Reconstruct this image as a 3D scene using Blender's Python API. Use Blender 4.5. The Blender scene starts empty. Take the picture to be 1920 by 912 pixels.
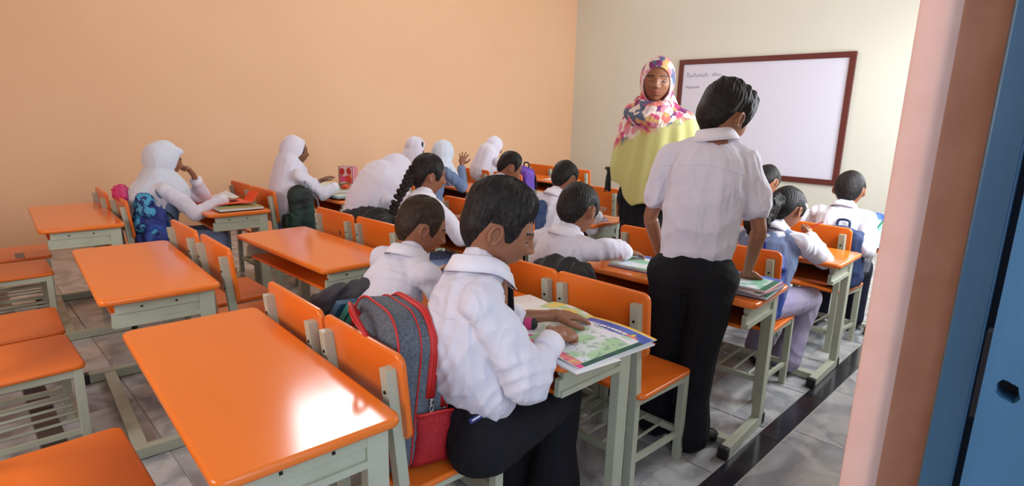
import bpy, bmesh, math, random
import numpy as np
from mathutils import Vector, Matrix

# ------------------------------------------------------------------ camera, world, lights, exposure
SC = bpy.context.scene
COL = SC.collection
PI = math.pi

def srgb(r, g, b):
    out = []
    for c in (r, g, b):
        c = c / 255.0
        out.append(c / 12.92 if c <= 0.04045 else ((c + 0.055) / 1.055) ** 2.4)
    return (out[0], out[1], out[2], 1.0)

cam_data = bpy.data.cameras.new('camera')
cam = bpy.data.objects.new('camera', cam_data)
COL.objects.link(cam)
FW = Vector((-0.69187245, 0.68864825, -0.21697028))
RT = Vector((0.70104858, 0.71262719, 0.02633203))
UP = Vector((-0.17275243, 0.1338883, 0.975823))
mw = Matrix((RT, UP, -FW)).transposed().to_4x4()
mw.translation = Vector((0, 0, 1.4163))
cam.matrix_world = mw
cam_data.sensor_width = 36.0
cam_data.lens = 36.0 * 1083.0 / 1920.0
cam_data.clip_start = 0.05
cam_data.dof.use_dof = True
cam_data.dof.focus_distance = 2.2
cam_data.dof.aperture_fstop = 7.0
SC.camera = cam

SC.view_settings.view_transform = 'Standard'
SC.view_settings.look = 'None'
SC.view_settings.gamma = 1.0
SC.view_settings.use_curve_mapping = False
SC.view_settings.exposure = 0.2

world = bpy.data.worlds.new('sky_world')
SC.world = world
world.use_nodes = True
nt = world.node_tree
bg = nt.nodes['Background']
bg.inputs[0].default_value = (0.62, 0.78, 1.0, 1)
bg.inputs[1].default_value = 1.2

def area(name, loc, rot, sx, sy, power, col):
    l = bpy.data.lights.new(name, 'AREA')
    l.shape = 'RECTANGLE'; l.size = sx; l.size_y = sy
    l.energy = power; l.color = col
    o = bpy.data.objects.new(name, l); COL.objects.link(o)
    o.location = loc; o.rotation_euler = rot
    return o
R90 = PI / 2
# daylight through the windows of the right-hand (aisle) wall, towards the front of the room
for wy in (3.75, 5.55, 7.35):
    area('window_daylight', (-0.33, wy, 1.75), (R90, 0, R90), 1.15, 1.2, 56, (0.90, 0.96, 1.0))
# daylight through the windows of the back wall, behind the pupils
for wx in (-2.1,):
    area('window_daylight', (wx, -1.52, 1.85), (R90, 0, 0), 1.2, 1.2, 34, (1.0, 0.97, 0.94))
# the high ventilator window over the peach wall
area('window_daylight', (-7.03, 3.75, 4.45), (R90, 0, -R90), 1.6, 1.25, 80, (0.93, 0.96, 1.0))
# open doorway and corridor behind the camera
area('corridor_daylight', (1.5, -0.2, 2.2), (math.radians(70), 0, math.radians(100)), 1.6, 1.6, 22, (1.0, 0.98, 0.96))

# ------------------------------------------------------------------ materials
def mat(name, col, rough=0.5, metal=0.0, spec=0.5, bump=None, var=None, coat=0.0, sheen=0.0, stretch=None, sss=0.0):
    m = bpy.data.materials.new(name); m.use_nodes = True
    n = m.node_tree.nodes; l = m.node_tree.links
    b = n['Principled BSDF']
    c = srgb(*col)
    b.inputs['Base Color'].default_value = c
    b.inputs['Roughness'].default_value = rough
    b.inputs['Metallic'].default_value = metal
    b.inputs['Specular IOR Level'].default_value = spec
    b.inputs['Coat Weight'].default_value = coat
    b.inputs['Coat Roughness'].default_value = 0.08
    if sheen: b.inputs['Sheen Weight'].default_value = sheen
    if sss:
        b.inputs['Subsurface Weight'].default_value = sss
        b.inputs['Subsurface Radius'].default_value = (0.02, 0.008, 0.004)
        b.inputs['Subsurface Scale'].default_value = 0.5
    tc = n.new('ShaderNodeTexCoord')
    src = tc.outputs['Object']
    if stretch:
        mp = n.new('ShaderNodeMapping'); mp.inputs['Scale'].default_value = stretch
        l.new(src, mp.inputs[0]); src = mp.outputs[0]
    if var:
        sc, c2, lo, hi = var
        t = n.new('ShaderNodeTexNoise'); t.inputs['Scale'].default_value = sc; t.inputs['Detail'].default_value = 5
        l.new(src, t.inputs[0])
        r = n.new('ShaderNodeValToRGB')
        r.color_ramp.elements[0].position = lo; r.color_ramp.elements[1].position = hi
        r.color_ramp.elements[0].color = c; r.color_ramp.elements[1].color = srgb(*c2)
        l.new(t.outputs['Fac'], r.inputs[0]); l.new(r.outputs[0], b.inputs['Base Color'])
    if bump:
        sc, st = bump
        t = n.new('ShaderNodeTexNoise'); t.inputs['Scale'].default_value = sc; t.inputs['Detail'].default_value = 4
        l.new(src, t.inputs[0])
        bp = n.new('ShaderNodeBump'); bp.inputs['Strength'].default_value = st; bp.inputs['Distance'].default_value = 0.01
        l.new(t.outputs['Fac'], bp.inputs['Height']); l.new(bp.outputs[0], b.inputs['Normal'])
    return m

M = {}
M['orange'] = mat('orange_lacquer', (235, 122, 44), 0.14, spec=0.5, bump=(6, 0.02), var=(1.3, (231, 116, 40), .3, .7))
M['orange_seat'] = mat('orange_lacquer_seat', (232, 114, 38), 0.24, spec=0.5, bump=(7, 0.02))
M['metal'] = mat('pale_green_enamel', (180, 184, 165), 0.36, spec=0.5, bump=(30, 0.03), var=(9, (170, 174, 154), .45, .8))
M['rubber'] = mat('black_rubber', (24, 24, 24), 0.55)
M['bolt'] = mat('dark_bolt', (40, 34, 28), 0.4, metal=0.6)
M['dark_metal'] = mat('dark_panel', (52, 50, 44), 0.6)
M['peach'] = mat('peach_wall_paint', (244, 197, 158), 0.62, spec=0.3, bump=(90, 0.04), var=(0.8, (240, 191, 152), .3, .7))
M['cream'] = mat('cream_wall_paint', (222, 219, 205), 0.62, spec=0.3, bump=(90, 0.04), var=(0.8, (216, 213, 200), .3, .7))
M['ceiling'] = mat('ceiling_white', (232, 228, 220), 0.8)
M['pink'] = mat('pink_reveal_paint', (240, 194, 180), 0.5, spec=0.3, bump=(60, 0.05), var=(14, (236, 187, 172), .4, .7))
M['pink_shade'] = mat('pink_reveal_shade', (206, 140, 108), 0.55, bump=(60, 0.05), var=(10, (196, 128, 96), .4, .7))  # shaded part of the pink reveal, the shade put into the colour
M['blue'] = mat('blue_enamel_door', (62, 106, 140), 0.35, spec=0.5, bump=(40, 0.05), var=(3, (54, 94, 128), .35, .7), stretch=(4, 4, .6))
M['blue_dark'] = mat('dark_gap_fill', (22, 22, 34), 0.7)
M['board'] = mat('whiteboard_enamel', (222, 220, 236), 0.22, spec=0.5)
M['board_frame'] = mat('brown_board_frame', (96, 42, 38), 0.35)
M['ink'] = mat('grey_marker_ink', (168, 166, 182), 0.6)
M['steel'] = mat('bright_steel', (200, 200, 200), 0.25, metal=1.0)
M['skin'] = mat('skin_brown', (150, 100, 74), 0.46, spec=0.4, var=(9, (138, 88, 64), .35, .75), bump=(160, 0.05), sss=0.06)
M['skin_dark'] = mat('skin_deep_brown', (128, 84, 62), 0.48, spec=0.4, var=(9, (116, 74, 54), .35, .75), bump=(160, 0.05), sss=0.06)
M['lip'] = mat('lip', (150, 84, 72), 0.4)
M['brow'] = mat('eyebrow', (46, 32, 26), 0.7)
M['eye_white'] = mat('eye_white', (170, 156, 146), 0.2)
M['iris'] = mat('iris', (30, 20, 16), 0.15)
def hairmat(name, a, b):
    m = mat(name, a, 0.55, spec=0.22, var=(120, b, .42, .72), bump=(160, 0.3), stretch=(1, .25, .5))
    return m
M['hair'] = hairmat('black_hair', (22, 18, 18), (44, 38, 38))
M['hair_brown'] = hairmat('brown_hair', (44, 31, 24), (64, 47, 36))
M['shirt'] = mat('white_shirt_cotton', (217, 213, 225), 0.8, spec=0.2, bump=(22, 0.10), var=(5, (208, 203, 218), .35, .7), sheen=0.15)
M['collar'] = mat('white_collar_cotton', (226, 222, 232), 0.8, spec=0.2, bump=(30, 0.08))
M['hijab'] = mat('white_scarf_cloth', (220, 215, 228), 0.8, spec=0.15, bump=(16, 0.12), var=(4, (210, 204, 221), .35, .7), sheen=0.2)
M['hijab_blue'] = mat('pale_blue_scarf_cloth', (206, 212, 226), 0.8, spec=0.15, bump=(16, 0.12), sheen=0.2)
M['vest'] = mat('blue_grey_tunic', (120, 134, 166), 0.85, spec=0.15, bump=(40, 0.15), var=(8, (104, 118, 152), .35, .7))
M['lilac'] = mat('lilac_trousers', (176, 168, 194), 0.85, spec=0.15, bump=(24, 0.15), var=(5, (160, 150, 184), .35, .7))
M['trousers'] = mat('black_trousers', (27, 27, 33), 0.85, spec=0.2, bump=(40, 0.2), var=(6, (22, 22, 27), .35, .7))
M['navy_denim'] = mat('navy_trousers', (38, 40, 58), 0.85, spec=0.2, bump=(120, 0.25), var=(60, (30, 32, 48), .35, .7))
M['shoe'] = mat('black_shoe_leather', (16, 15, 17), 0.18, spec=0.6)
M['sole'] = mat('shoe_sole', (20, 18, 18), 0.6)
M['shawl'] = None
M['black_cloth'] = mat('black_bag_cloth', (26, 26, 29), 0.75, bump=(30, 0.35), var=(10, (40, 40, 44), .4, .75))
M['charcoal'] = mat('charcoal_bag_cloth', (58, 57, 64), 0.75, bump=(30, 0.35), var=(10, (44, 43, 50), .4, .75))
M['greymelange'] = mat('grey_melange_cloth', (104, 110, 120), 0.85, bump=(90, 0.3), var=(160, (72, 78, 88), .35, .65))
M['red'] = mat('red_piping', (192, 34, 34), 0.55, bump=(60, 0.15))
M['red_mesh'] = mat('red_mesh_fabric', (196, 30, 40), 0.6, bump=(260, 0.6), var=(300, (150, 18, 28), .4, .6))
M['navy'] = mat('navy_bag_cloth', (38, 56, 96), 0.7, bump=(30, 0.3), var=(14, (28, 44, 84), .4, .7))
M['steelblue'] = mat('steel_blue_bag_cloth', (74, 98, 134), 0.7, bump=(30, 0.3))
M['blue_bag'] = mat('deep_blue_bag_cloth', (36, 50, 128), 0.6, bump=(30, 0.3), var=(12, (48, 82, 168), .45, .6))
M['tiedye'] = mat('turquoise_patterned_cloth', (20, 44, 112), 0.6, bump=(40, 0.4), var=(26, (70, 158, 200), .48, .54))
M['pinkcloth'] = mat('magenta_cloth', (206, 58, 122), 0.7, bump=(30, 0.3))
M['greenbag'] = mat('bottle_green_bag_cloth', (22, 48, 40), 0.7, bump=(30, 0.3), var=(8, (18, 22, 24), .4, .6))
M['purple'] = mat('purple_bag_cloth', (92, 50, 158), 0.6, bump=(30, 0.3), var=(14, (120, 84, 180), .5, .7))
M['orangepaper'] = mat('orange_red_card', (238, 78, 24), 0.55)
M['paper'] = mat('white_paper', (232, 232, 232), 0.7)
M['mint'] = mat('mint_cloth_paper', (196, 218, 208), 0.7, bump=(12, 0.12))
M['greybox'] = mat('blue_grey_card', (142, 160, 166), 0.6)
M['greencover'] = mat('green_teal_cover', (34, 126, 120), 0.45, var=(8, (60, 160, 130), .4, .7))
M['bluecover'] = mat('blue_cover', (60, 100, 130), 0.45)
M['gusset'] = mat('pink_card', (214, 130, 140), 0.6)
M['pencil_red'] = mat('red_pencil', (190, 40, 36), 0.4)
M['bottle'] = mat('clear_bottle_plastic', (214, 224, 234), 0.15, spec=0.6)
M['bottle'].node_tree.nodes['Principled BSDF'].inputs['Transmission Weight'].default_value = 0.75
M['bluecap'] = mat('blue_cap', (40, 96, 180), 0.4)
M['greencap'] = mat('green_cap', (40, 130, 60), 0.4)
M['grout'] = mat('grout', (176, 172, 166), 0.8)
M['strap_grey'] = mat('grey_strap', (130, 134, 140), 0.7)
M['label_blue'] = mat('blue_woven_label', (36, 46, 120), 0.6)
M['sticker'] = mat('silver_sticker', (150, 146, 150), 0.5, var=(60, (110, 100, 110), .4, .6))

def attr_mat(name, rough=0.4):
    m = bpy.data.materials.new(name); m.use_nodes = True
    n = m.node_tree.nodes; l = m.node_tree.links
    a = n.new('ShaderNodeAttribute'); a.attribute_name = 'print'
    l.new(a.outputs['Color'], n['Principled BSDF'].inputs['Base Color'])
    n['Principled BSDF'].inputs['Roughness'].default_value = rough
    return m
M['print'] = attr_mat('printed_page')

def marble(name, base, dark, warm, seed):
    m = bpy.data.materials.new(name); m.use_nodes = True
    n = m.node_tree.nodes; l = m.node_tree.links; b = n['Principled BSDF']
    tc = n.new('ShaderNodeTexCoord'); oi = n.new('ShaderNodeObjectInfo')
    mul = n.new('ShaderNodeVectorMath'); mul.operation = 'SCALE'
    comb = n.new('ShaderNodeCombineXYZ')
    ml = n.new('ShaderNodeMath'); ml.operation = 'MULTIPLY'; ml.inputs[1].default_value = 57.0
    l.new(oi.outputs['Random'], ml.inputs[0]); l.new(ml.outputs[0], comb.inputs[0]); l.new(ml.outputs[0], comb.inputs[2])
    add = n.new('ShaderNodeVectorMath'); add.operation = 'ADD'
    l.new(tc.outputs['Object'], add.inputs[0]); l.new(comb.outputs[0], add.inputs[1])
    t = n.new('ShaderNodeTexNoise'); t.inputs['Scale'].default_value = 3.4; t.inputs['Detail'].default_value = 9; t.inputs['Distortion'].default_value = 1.6
    l.new(add.outputs[0], t.inputs[0])
    r = n.new('ShaderNodeValToRGB'); e = r.color_ramp.elements
    e[0].position = .36; e[0].color = srgb(*dark); e[1].position = .58; e[1].color = srgb(*base)
    k = e.new(.47); k.color = srgb(*[(x + y) / 2 for x, y in zip(dark, base)])
    l.new(t.outputs['Fac'], r.inputs[0])
    mx = n.new('ShaderNodeMix'); mx.data_type = 'RGBA'; mx.inputs[7].default_value = srgb(*warm)
    m2 = n.new('ShaderNodeMath'); m2.operation = 'MULTIPLY'; m2.inputs[1].default_value = 0.5
    l.new(oi.outputs['Random'], m2.inputs[0])
    l.new(m2.outputs[0], mx.inputs[0]); l.new(r.outputs[0], mx.inputs[6]); l.new(mx.outputs[2], b.inputs['Base Color'])
    b.inputs['Roughness'].default_value = 0.17
    b.inputs['Specular IOR Level'].default_value = 0.5
    return m
M['marble'] = marble('grey_white_marble', (200, 201, 203), (134, 138, 146), (176, 168, 166), 0)
M['marble_dark'] = marble('black_marble', (52, 52, 60), (34, 34, 40), (44, 42, 46), 3)

# ------------------------------------------------------------------ mesh helpers
def mesh_obj(name, me, mats, parent=None, smooth=False, loc=None):
    for m in (mats if isinstance(mats, (list, tuple)) else [mats]):
        me.materials.append(M[m] if isinstance(m, str) else m)
    if smooth:
        me.polygons.foreach_set('use_smooth', [True] * len(me.polygons))
    o = bpy.data.objects.new(name, me); COL.objects.link(o)
    if parent is not None: o.parent = parent
    if loc is not None: o.location = loc
    return o

def from_bm(name, bm, mats, parent=None, smooth=False, loc=None):
    me = bpy.data.meshes.new(name); bm.to_mesh(me); bm.free()
    return mesh_obj(name, me, mats, parent, smooth, loc)

def smooth_by_angle(o, ang=0.7):
    me = o.data
    me.polygons.foreach_set('use_smooth', [True] * len(me.polygons))
    bm = bmesh.new(); bm.from_mesh(me)
    for e in bm.edges:
        e.smooth = len(e.link_faces) == 2 and e.calc_face_angle(0) < ang and all(len(f.verts) < 9 for f in e.link_faces)
    bm.to_mesh(me); bm.free()
    return o

def box(bm, c, s, rot=None, bev=0.0):
    r = bmesh.ops.create_cube(bm, size=1.0)
    vs = r['verts']
    bmesh.ops.scale(bm, vec=s, verts=vs)
    if bev:
        es = list({e for v in vs for e in v.link_edges})
        rr = bmesh.ops.bevel(bm, geom=es, offset=bev, segments=2, affect='EDGES', profile=0.6)
        vs = list({v for f in rr['faces'] for v in f.verts} | {v for v in vs if v.is_valid})
        # collect whole island
        seen = set(vs); st = list(vs)
        while st:
            v = st.pop()
            for e in v.link_edges:
                w = e.other_vert(v)
                if w not in seen: seen.add(w); st.append(w)
        vs = list(seen)
    if rot is not None: bmesh.ops.transform(bm, matrix=rot.to_4x4(), verts=vs)
    bmesh.ops.translate(bm, vec=c, verts=vs)
    return vs

def bar(bm, a, b, w, h, bev=0.0):
    """box bar from a to b, width w (sideways), height h"""
    a = Vector(a); b = Vector(b); d = b - a; L = d.length
    z = d.normalized()
    x = z.cross(Vector((0, 0, 1)))
    if x.length < 1e-3: x = Vector((1, 0, 0))
    x.normalize(); y = z.cross(x)
    R = Matrix((x, y, z)).transposed()
    return box(bm, (a + b) / 2, (w, h, L), R, bev)

def plate(bm, w, d, t, r, z_top, cx=0, cy=0, bev=0.006, seg=5):
    """rounded-corner plate with rounded rims"""
    pts = []
    for qx, qy, a0 in ((1, 1, 0), (-1, 1, PI / 2), (-1, -1, PI), (1, -1, 1.5 * PI)):
        for i in range(seg + 1):
            a = a0 + (PI / 2) * i / seg
            pts.append((cx + qx * (w / 2 - r) + r * math.cos(a), cy + qy * (d / 2 - r) + r * math.sin(a)))
    n = len(pts)
    prof = [(-bev, 0), (-bev * .3, -bev * .3), (0, -bev), (0, -t + bev), (-bev * .3, -t + bev * .3), (-bev, -t)]
    rings = []
    for off, dz in prof:
        ring = []
        for (x, y) in pts:
            sx = (x - cx) / (w / 2); sy = (y - cy) / (d / 2)
            ring.append(bm.verts.new((cx + (x - cx) * (1 + 2 * off / w), cy + (y - cy) * (1 + 2 * off / d), z_top + dz)))
        rings.append(ring)
    bm.faces.new(rings[0])
    for a, b in zip(rings[:-1], rings[1:]):
        for i in range(n):
            j = (i + 1) % n
            bm.faces.new((a[i], b[i], b[j], a[j]))
    bm.faces.new(list(reversed(rings[-1])))

def tube_pts(bm, pts, rad, seg=8, closed=False, flat=None):
    """tube along points; rad scalar or list; flat=(normal, ratio) squashes along normal"""
    P = [Vector(p) for p in pts]; n = len(P)
    rs = rad if isinstance(rad, (list, tuple)) else [rad] * n
    rings = []; prev = None
    for i in range(n):
        if closed: t = (P[(i + 1) % n] - P[i - 1])
        else: t = P[min(i + 1, n - 1)] - P[max(i - 1, 0)]
        t.normalize()
        if prev is None:
            x = t.orthogonal().normalized()
            if flat is not None:
                fx = Vector(flat[0]); fx = (fx - t * fx.dot(t))
                if fx.length > 1e-4: x = fx.normalized()
        else:
            x = prev - t * prev.dot(t)
            if x.length < 1e-5: x = t.orthogonal()
            x.normalize()
        prev = x; y = t.cross(x)
        k = flat[1] if flat is not None else 1.0
        rings.append([bm.verts.new(P[i] + (x * math.cos(a) * k + y * math.sin(a)) * rs[i]) for a in [2 * PI * j / seg for j in range(seg)]])
    rng = range(n) if closed else range(n - 1)
    for i in rng:
        a = rings[i]; b = rings[(i + 1) % n]
        for j in range(seg):
            k2 = (j + 1) % seg
            bm.faces.new((a[j], a[k2], b[k2], b[j]))
    if not closed:
        bm.faces.new(list(reversed(rings[0]))); bm.faces.new(rings[-1])

def spline(pts, n=8):
    P = [Vector(p) for p in pts]; out = []
    for i in range(len(P) - 1):
        p0 = P[max(i - 1, 0)]; p1 = P[i]; p2 = P[i + 1]; p3 = P[min(i + 2, len(P) - 1)]
        for k in range(n):
            t = k / n
            out.append(0.5 * ((2 * p1) + (p2 - p0) * t + (2 * p0 - 5 * p1 + 4 * p2 - p3) * t * t + (-p0 + 3 * p1 - 3 * p2 + p3) * t ** 3))
    out.append(P[-1]); return out

def empty(name, loc, rz=0.0):
    o = bpy.data.objects.new(name, None); COL.objects.link(o)
    o.location = loc; o.rotation_euler = (0, 0, rz); o.empty_display_size = 0.1
    return o

def tag(o, label, cat, group=None):
    o['label'] = label; o['category'] = cat
    if group: o['group'] = group
    return o

def copy_tree(o, parent=None):
    c = o.copy(); COL.objects.link(c)
    if parent is not None: c.parent = parent
    for ch in [x for x in KIDS.get(o.name, [])]:
        k = copy_tree(ch, c)
    return c
KIDS = {}
def register(root):
    bpy.context.view_layer.update()
    def rec(o):
        KIDS[o.name] = list(o.children)
        for ch in o.children: rec(ch)
    rec(root)

def structure(o):
    o['kind'] = 'structure'; return o

# ------------------------------------------------------------------ room shell
XW, YW, YB, XR, ZC = -7.1, 8.565, -1.6, -0.292, 5.7
def wall_box(name, x0, x1, y0, y1, z0, z1, m, parent=None):
    bm = bmesh.new(); box(bm, ((x0 + x1) / 2, (y0 + y1) / 2, (z0 + z1) / 2), (x1 - x0, y1 - y0, z1 - z0))
    o = from_bm(name, bm, m, parent)
    return o

def wall_with_holes(name, axis, pos, thick, u0, u1, z0, z1, holes, m):
    """wall at constant x (axis 0) or y (axis 1); holes as (u0,u1,z0,z1)"""
    us = sorted({u0, u1, *[h[0] for h in holes], *[h[1] for h in holes]})
    zs = sorted({z0, z1, *[h[2] for h in holes], *[h[3] for h in holes]})
    bm = bmesh.new()
    for a, b in zip(us[:-1], us[1:]):
        # merge vertical spans
        run = None
        for c, d in zip(zs[:-1], zs[1:]):
            hole = any(h[0] <= (a + b) / 2 <= h[1] and h[2] <= (c + d) / 2 <= h[3] for h in holes)
            if hole: continue
            p = ((a + b) / 2, (c + d) / 2)
            if axis == 0: box(bm, (pos + thick / 2, p[0], p[1]), (abs(thick), b - a, d - c))
            else: box(bm, (p[0], pos + thick / 2, p[1]), (b - a, abs(thick), d - c))
    return structure(from_bm(name, bm, m))

LW = wall_with_holes('wall_left', 0, XW, -0.2, YB - .2, YW + .2, 0, ZC, [(2.9, 4.6, 3.8, 5.1)], 'peach')
FWL = structure(wall_box('wall_front', XW, 1.6, YW, YW + .2, 0, ZC, 'cream'))
BW = wall_with_holes('wall_back', 1, YB, -0.2, XW, XR + .14, 0, ZC, [(-2.75, -1.45, 1.2, 2.5)], 'peach')
RW = wall_with_holes('wall_right', 0, XR, 0.145, YB, YW, 0, ZC, [(-0.5, 1.42, 0, 2.6), (3.1, 4.4, 1.1, 2.4), (4.9, 6.2, 1.1, 2.4), (6.7, 8.0, 1.1, 2.4)], 'cream')
CE = structure(wall_box('ceiling', XW - .2, 1.8, YB - .2, YW + .2, ZC, ZC + .15, 'ceiling'))

# the plastered door reveal: flat pink face, then a soft step back, shaped and coloured darker as shade
bm = bmesh.new()
prof = [(-0.290, 1.353), (-0.284, 1.35), (-0.247, 1.35), (-0.240, 1.352), (-0.233, 1.358), (-0.225, 1.366), (-0.190, 1.395), (-0.160, 1.415), (-0.160, 1.52), (-0.292, 1.52), (-0.292, 1.357)]
lo = [bm.verts.new((x, y, 0)) for x, y in prof]; hi = [bm.verts.new((x, y, 2.6)) for x, y in prof]
n = len(prof)
for i in range(n):
    j = (i + 1) % n; f = bm.faces.new((lo[i], lo[j], hi[j], hi[i]))
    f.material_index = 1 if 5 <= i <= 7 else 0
bm.faces.new(lo[::-1]); bm.faces.new(hi)
bmesh.ops.recalc_face_normals(bm, faces=bm.faces)
rev = smooth_by_angle(from_bm('trim_1', bm, ['pink', 'pink_shade']), 0.6); structure(rev)
# blue steel frame and open leaf
dr = structure(empty('door_1', (-0.12, 1.36, 0)))
bm = bmesh.new()
box(bm, (-0.005, 0.03, 1.3), (0.050, 0.09, 2.6), bev=0.003)
fr = from_bm('door_frame', bm, 'blue', dr)
bm = bmesh.new(); box(bm, (0.03, 0.05, 1.3), (0.022, 0.06, 2.6))  # near-black strip painting the shade in the gap between frame and leaf
from_bm('gap_shade_strip', bm, 'blue_dark', dr)
# leaf with a ragged lock hole
def leaf():
    bm = bmesh.new()
    x0, x1, z0, z1, yf, yb = 0.043, 0.93, 0.02, 2.5, -0.16, -0.12
    hx, hz = 0.077, 0.994
    rng = random.Random(4)
    hole = []
    for i in range(18):
        a = 2 * PI * i / 18; r = 0.0155 * (1 + rng.uniform(-.18, .22))
        hole.append((hx + r * math.cos(a), hz + r * 1.15 * math.sin(a)))
    def ring(y): return [bm.verts.new((x, y, z)) for x, z in hole]
    def outer(y): return [bm.verts.new(p) for p in ((x0, y, z0), (x1, y, z0), (x1, y, z1), (x0, y, z1))]
    for y in (yf, yb):
        h = ring(y); o = outer(y)
        eds = [bm.edges.new((h[i], h[(i + 1) % 18])) for i in range(18)] + [bm.edges.new((o[i], o[(i + 1) % 4])) for i in range(4)]
        bmesh.ops.triangle_fill(bm, edges=eds, use_beauty=True)
        if y == yf: hf, of = h, o
        else: hb, ob = h, o
    for i in range(18):
        j = (i + 1) % 18; bm.faces.new((hf[i], hf[j], hb[j], hb[i]))
    for i in range(4):
        j = (i + 1) % 4; bm.faces.new((of[i], of[j], ob[j], ob[i]))
    # keep hole open: delete fill faces inside the hole
    bad = [f for f in bm.faces if (Vector((f.calc_center_median().x - hx, f.calc_center_median().z - hz)).length < 0.011) and abs(f.normal.y) > .5]
    bmesh.ops.delete(bm, geom=bad, context='FACES')
    bmesh.ops.recalc_face_normals(bm, faces=bm.faces)
    return bm
from_bm('door_leaf', leaf(), 'blue', dr)
bm = bmesh.new(); box(bm, (0.077, -0.100, 0.994), (0.09, 0.03, 0.16))
from_bm('lock_case', bm, 'blue_dark', dr)
# windows out of the frame: frames in each opening
def window(n, c, w, h, axis):
    bm = bmesh.new()
    for s in (-1, 0, 1):
        if axis == 0: box(bm, (0, s * (w / 2 - .02), 0), (.06, .04, h))
        else: box(bm, (s * (w / 2 - .02), 0, 0), (.04, .06, h))
    for s in (-1, 1):
        if axis == 0: box(bm, (0, 0, s * (h / 2 - .02)), (.06, w - .08, .04))
        else: box(bm, (0, 0, s * (h / 2 - .02)), (w - .08, .06, .04))
    o = from_bm('window_%d' % n, bm, 'blue', None, loc=c); structure(o)
window(1, (XW - .1, 3.75, 4.45), 1.7, 1.3, 0)
window(2, (-2.1, YB - .1, 1.85), 1.3, 1.3, 1)
for i, wy in enumerate((3.75, 5.55, 7.35)): window(3 + i, (XR + .06, wy, 1.75), 1.3, 1.3, 0)

# floor: grout bed, marble tiles, dark border strips
fl = structure(wall_box('floor', XW - .2, 3.0, YB - .2, YW + .2, -0.10, -0.004, 'grout'))
def tile_mesh(w, d, name):
    bm = bmesh.new(); g = 0.0022
    vs = [bm.verts.new((sx * (w / 2 - g - o), sy * (d / 2 - g - o), z)) for o, z in ((0.0, -.004), (0.0, -.0006), (.0006, 0)) for sx, sy in ((-1, -1), (1, -1), (1, 1), (-1, 1))]
    for k in (0, 4):
        for i in range(4):
            j = (i + 1) % 4; bm.faces.new((vs[k + i], vs[k + j], vs[k + 4 + j], vs[k + 4 + i]))
    bm.faces.new(vs[8:12])
    me = bpy.data.meshes.new(name); bm.to_mesh(me); bm.free(); return me
def put_tiles(name, me, m, spots):
    me.materials.append(M[m])
    for x, y in spots:
        o = bpy.data.objects.new(name, me); COL.objects.link(o); o.parent = fl; o.location = (x, y, 0)
T = 0.515
put_tiles('floor_tile', tile_mesh(T, T, 'tile'), 'marble', [(-1.065 - T * (i + .5), .53 + T * 1.012 * (j + .5)) for i in range(12) for j in range(16)])
put_tiles('floor_tile', tile_mesh(.16, T, 'tile_narrow'), 'marble', [(-.985, .53 + T * 1.012 * (j + .5)) for j in range(16)])
put_tiles('floor_tile', tile_mesh(T, .295, 'tile_short'), 'marble', [(-1.065 - T * (i + .5), .3825) for i in range(12)])
put_tiles('floor_tile', tile_mesh(.50, .6, 'tile_aisle'), 'marble', [(-.55, -.9 + .3 + .6 * j) for j in range(15)])
put_tiles('floor_tile', tile_mesh(.6, .6, 'tile_back'), 'marble', [(-.8 - .3 - .6 * i, .145 - .3 - .6 * j) for i in range(11) for j in range(1)])
put_tiles('border_tile', tile_mesh(.1, .6, 'border'), 'marble_dark', [(-.853, .145 + .3 + .6 * j) for j in range(14)])
put_tiles('border_tile', tile_mesh(.6, .09, 'border2'), 'marble_dark', [(-.905 - .3 - .6 * i, .19) for i in range(11)])
# whiteboard on the front wall
KB = (YW - .02) / 6.31114
bx0, bx1, bz0, bz1 = -3.64378 * KB, -1.79378 * KB, 1.4163 + (.80947 - 1.4163) * KB, 1.4163 + (2.08755 - 1.4163) * KB
wb = tag(empty('whiteboard', ((bx0 + bx1) / 2, YW, bz0)), 'large whiteboard in a dark brown frame on the cream wall', 'whiteboard')
W_, H_ = bx1 - bx0, bz1 - bz0
bm = bmesh.new(); box(bm, (0, -.012, H_ / 2), (W_ - .04, .02, H_ - .04)); from_bm('writing_surface', bm, 'board', wb)
FWD = .075
for (cx, cz, sx, sz) in ((0, FWD / 2, W_, FWD), (0, H_ - FWD / 2, W_, FWD), (-W_ / 2 + FWD / 2, H_ / 2, FWD, H_ - 2 * FWD), (W_ / 2 - FWD / 2, H_ / 2, FWD, H_ - 2 * FWD)):
    bm = bmesh.new(); box(bm, (cx, -.022, cz), (sx, .044, sz), bev=.004); from_bm('frame_rail', bm, 'board_frame', wb)
rng = random.Random(7)
def scribble(x, z, length, h):
    pts = []; t = 0
    while t < length:
        k = len(pts)
        pts.append((x + t, -.024, z + (h * (1.6 if rng.random() < .18 else .7) if k % 2 else -h * .3) + rng.uniform(-.2, .2) * h)); t += h * .55
    bm = bmesh.new(); tube_pts(bm, spline(pts, 4), .0045, 4)
    wr = from_bm('handwriting', bm, 'ink', wb); wr['label'] = 'faint grey handwriting'
scribble(-W_ / 2 + .14, H_ * .855, .36, .034); scribble(-W_ / 2 + .56, H_ * .858, .15, .03)
scribble(-W_ / 2 + .14, H_ * .755, .24, .03)

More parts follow.
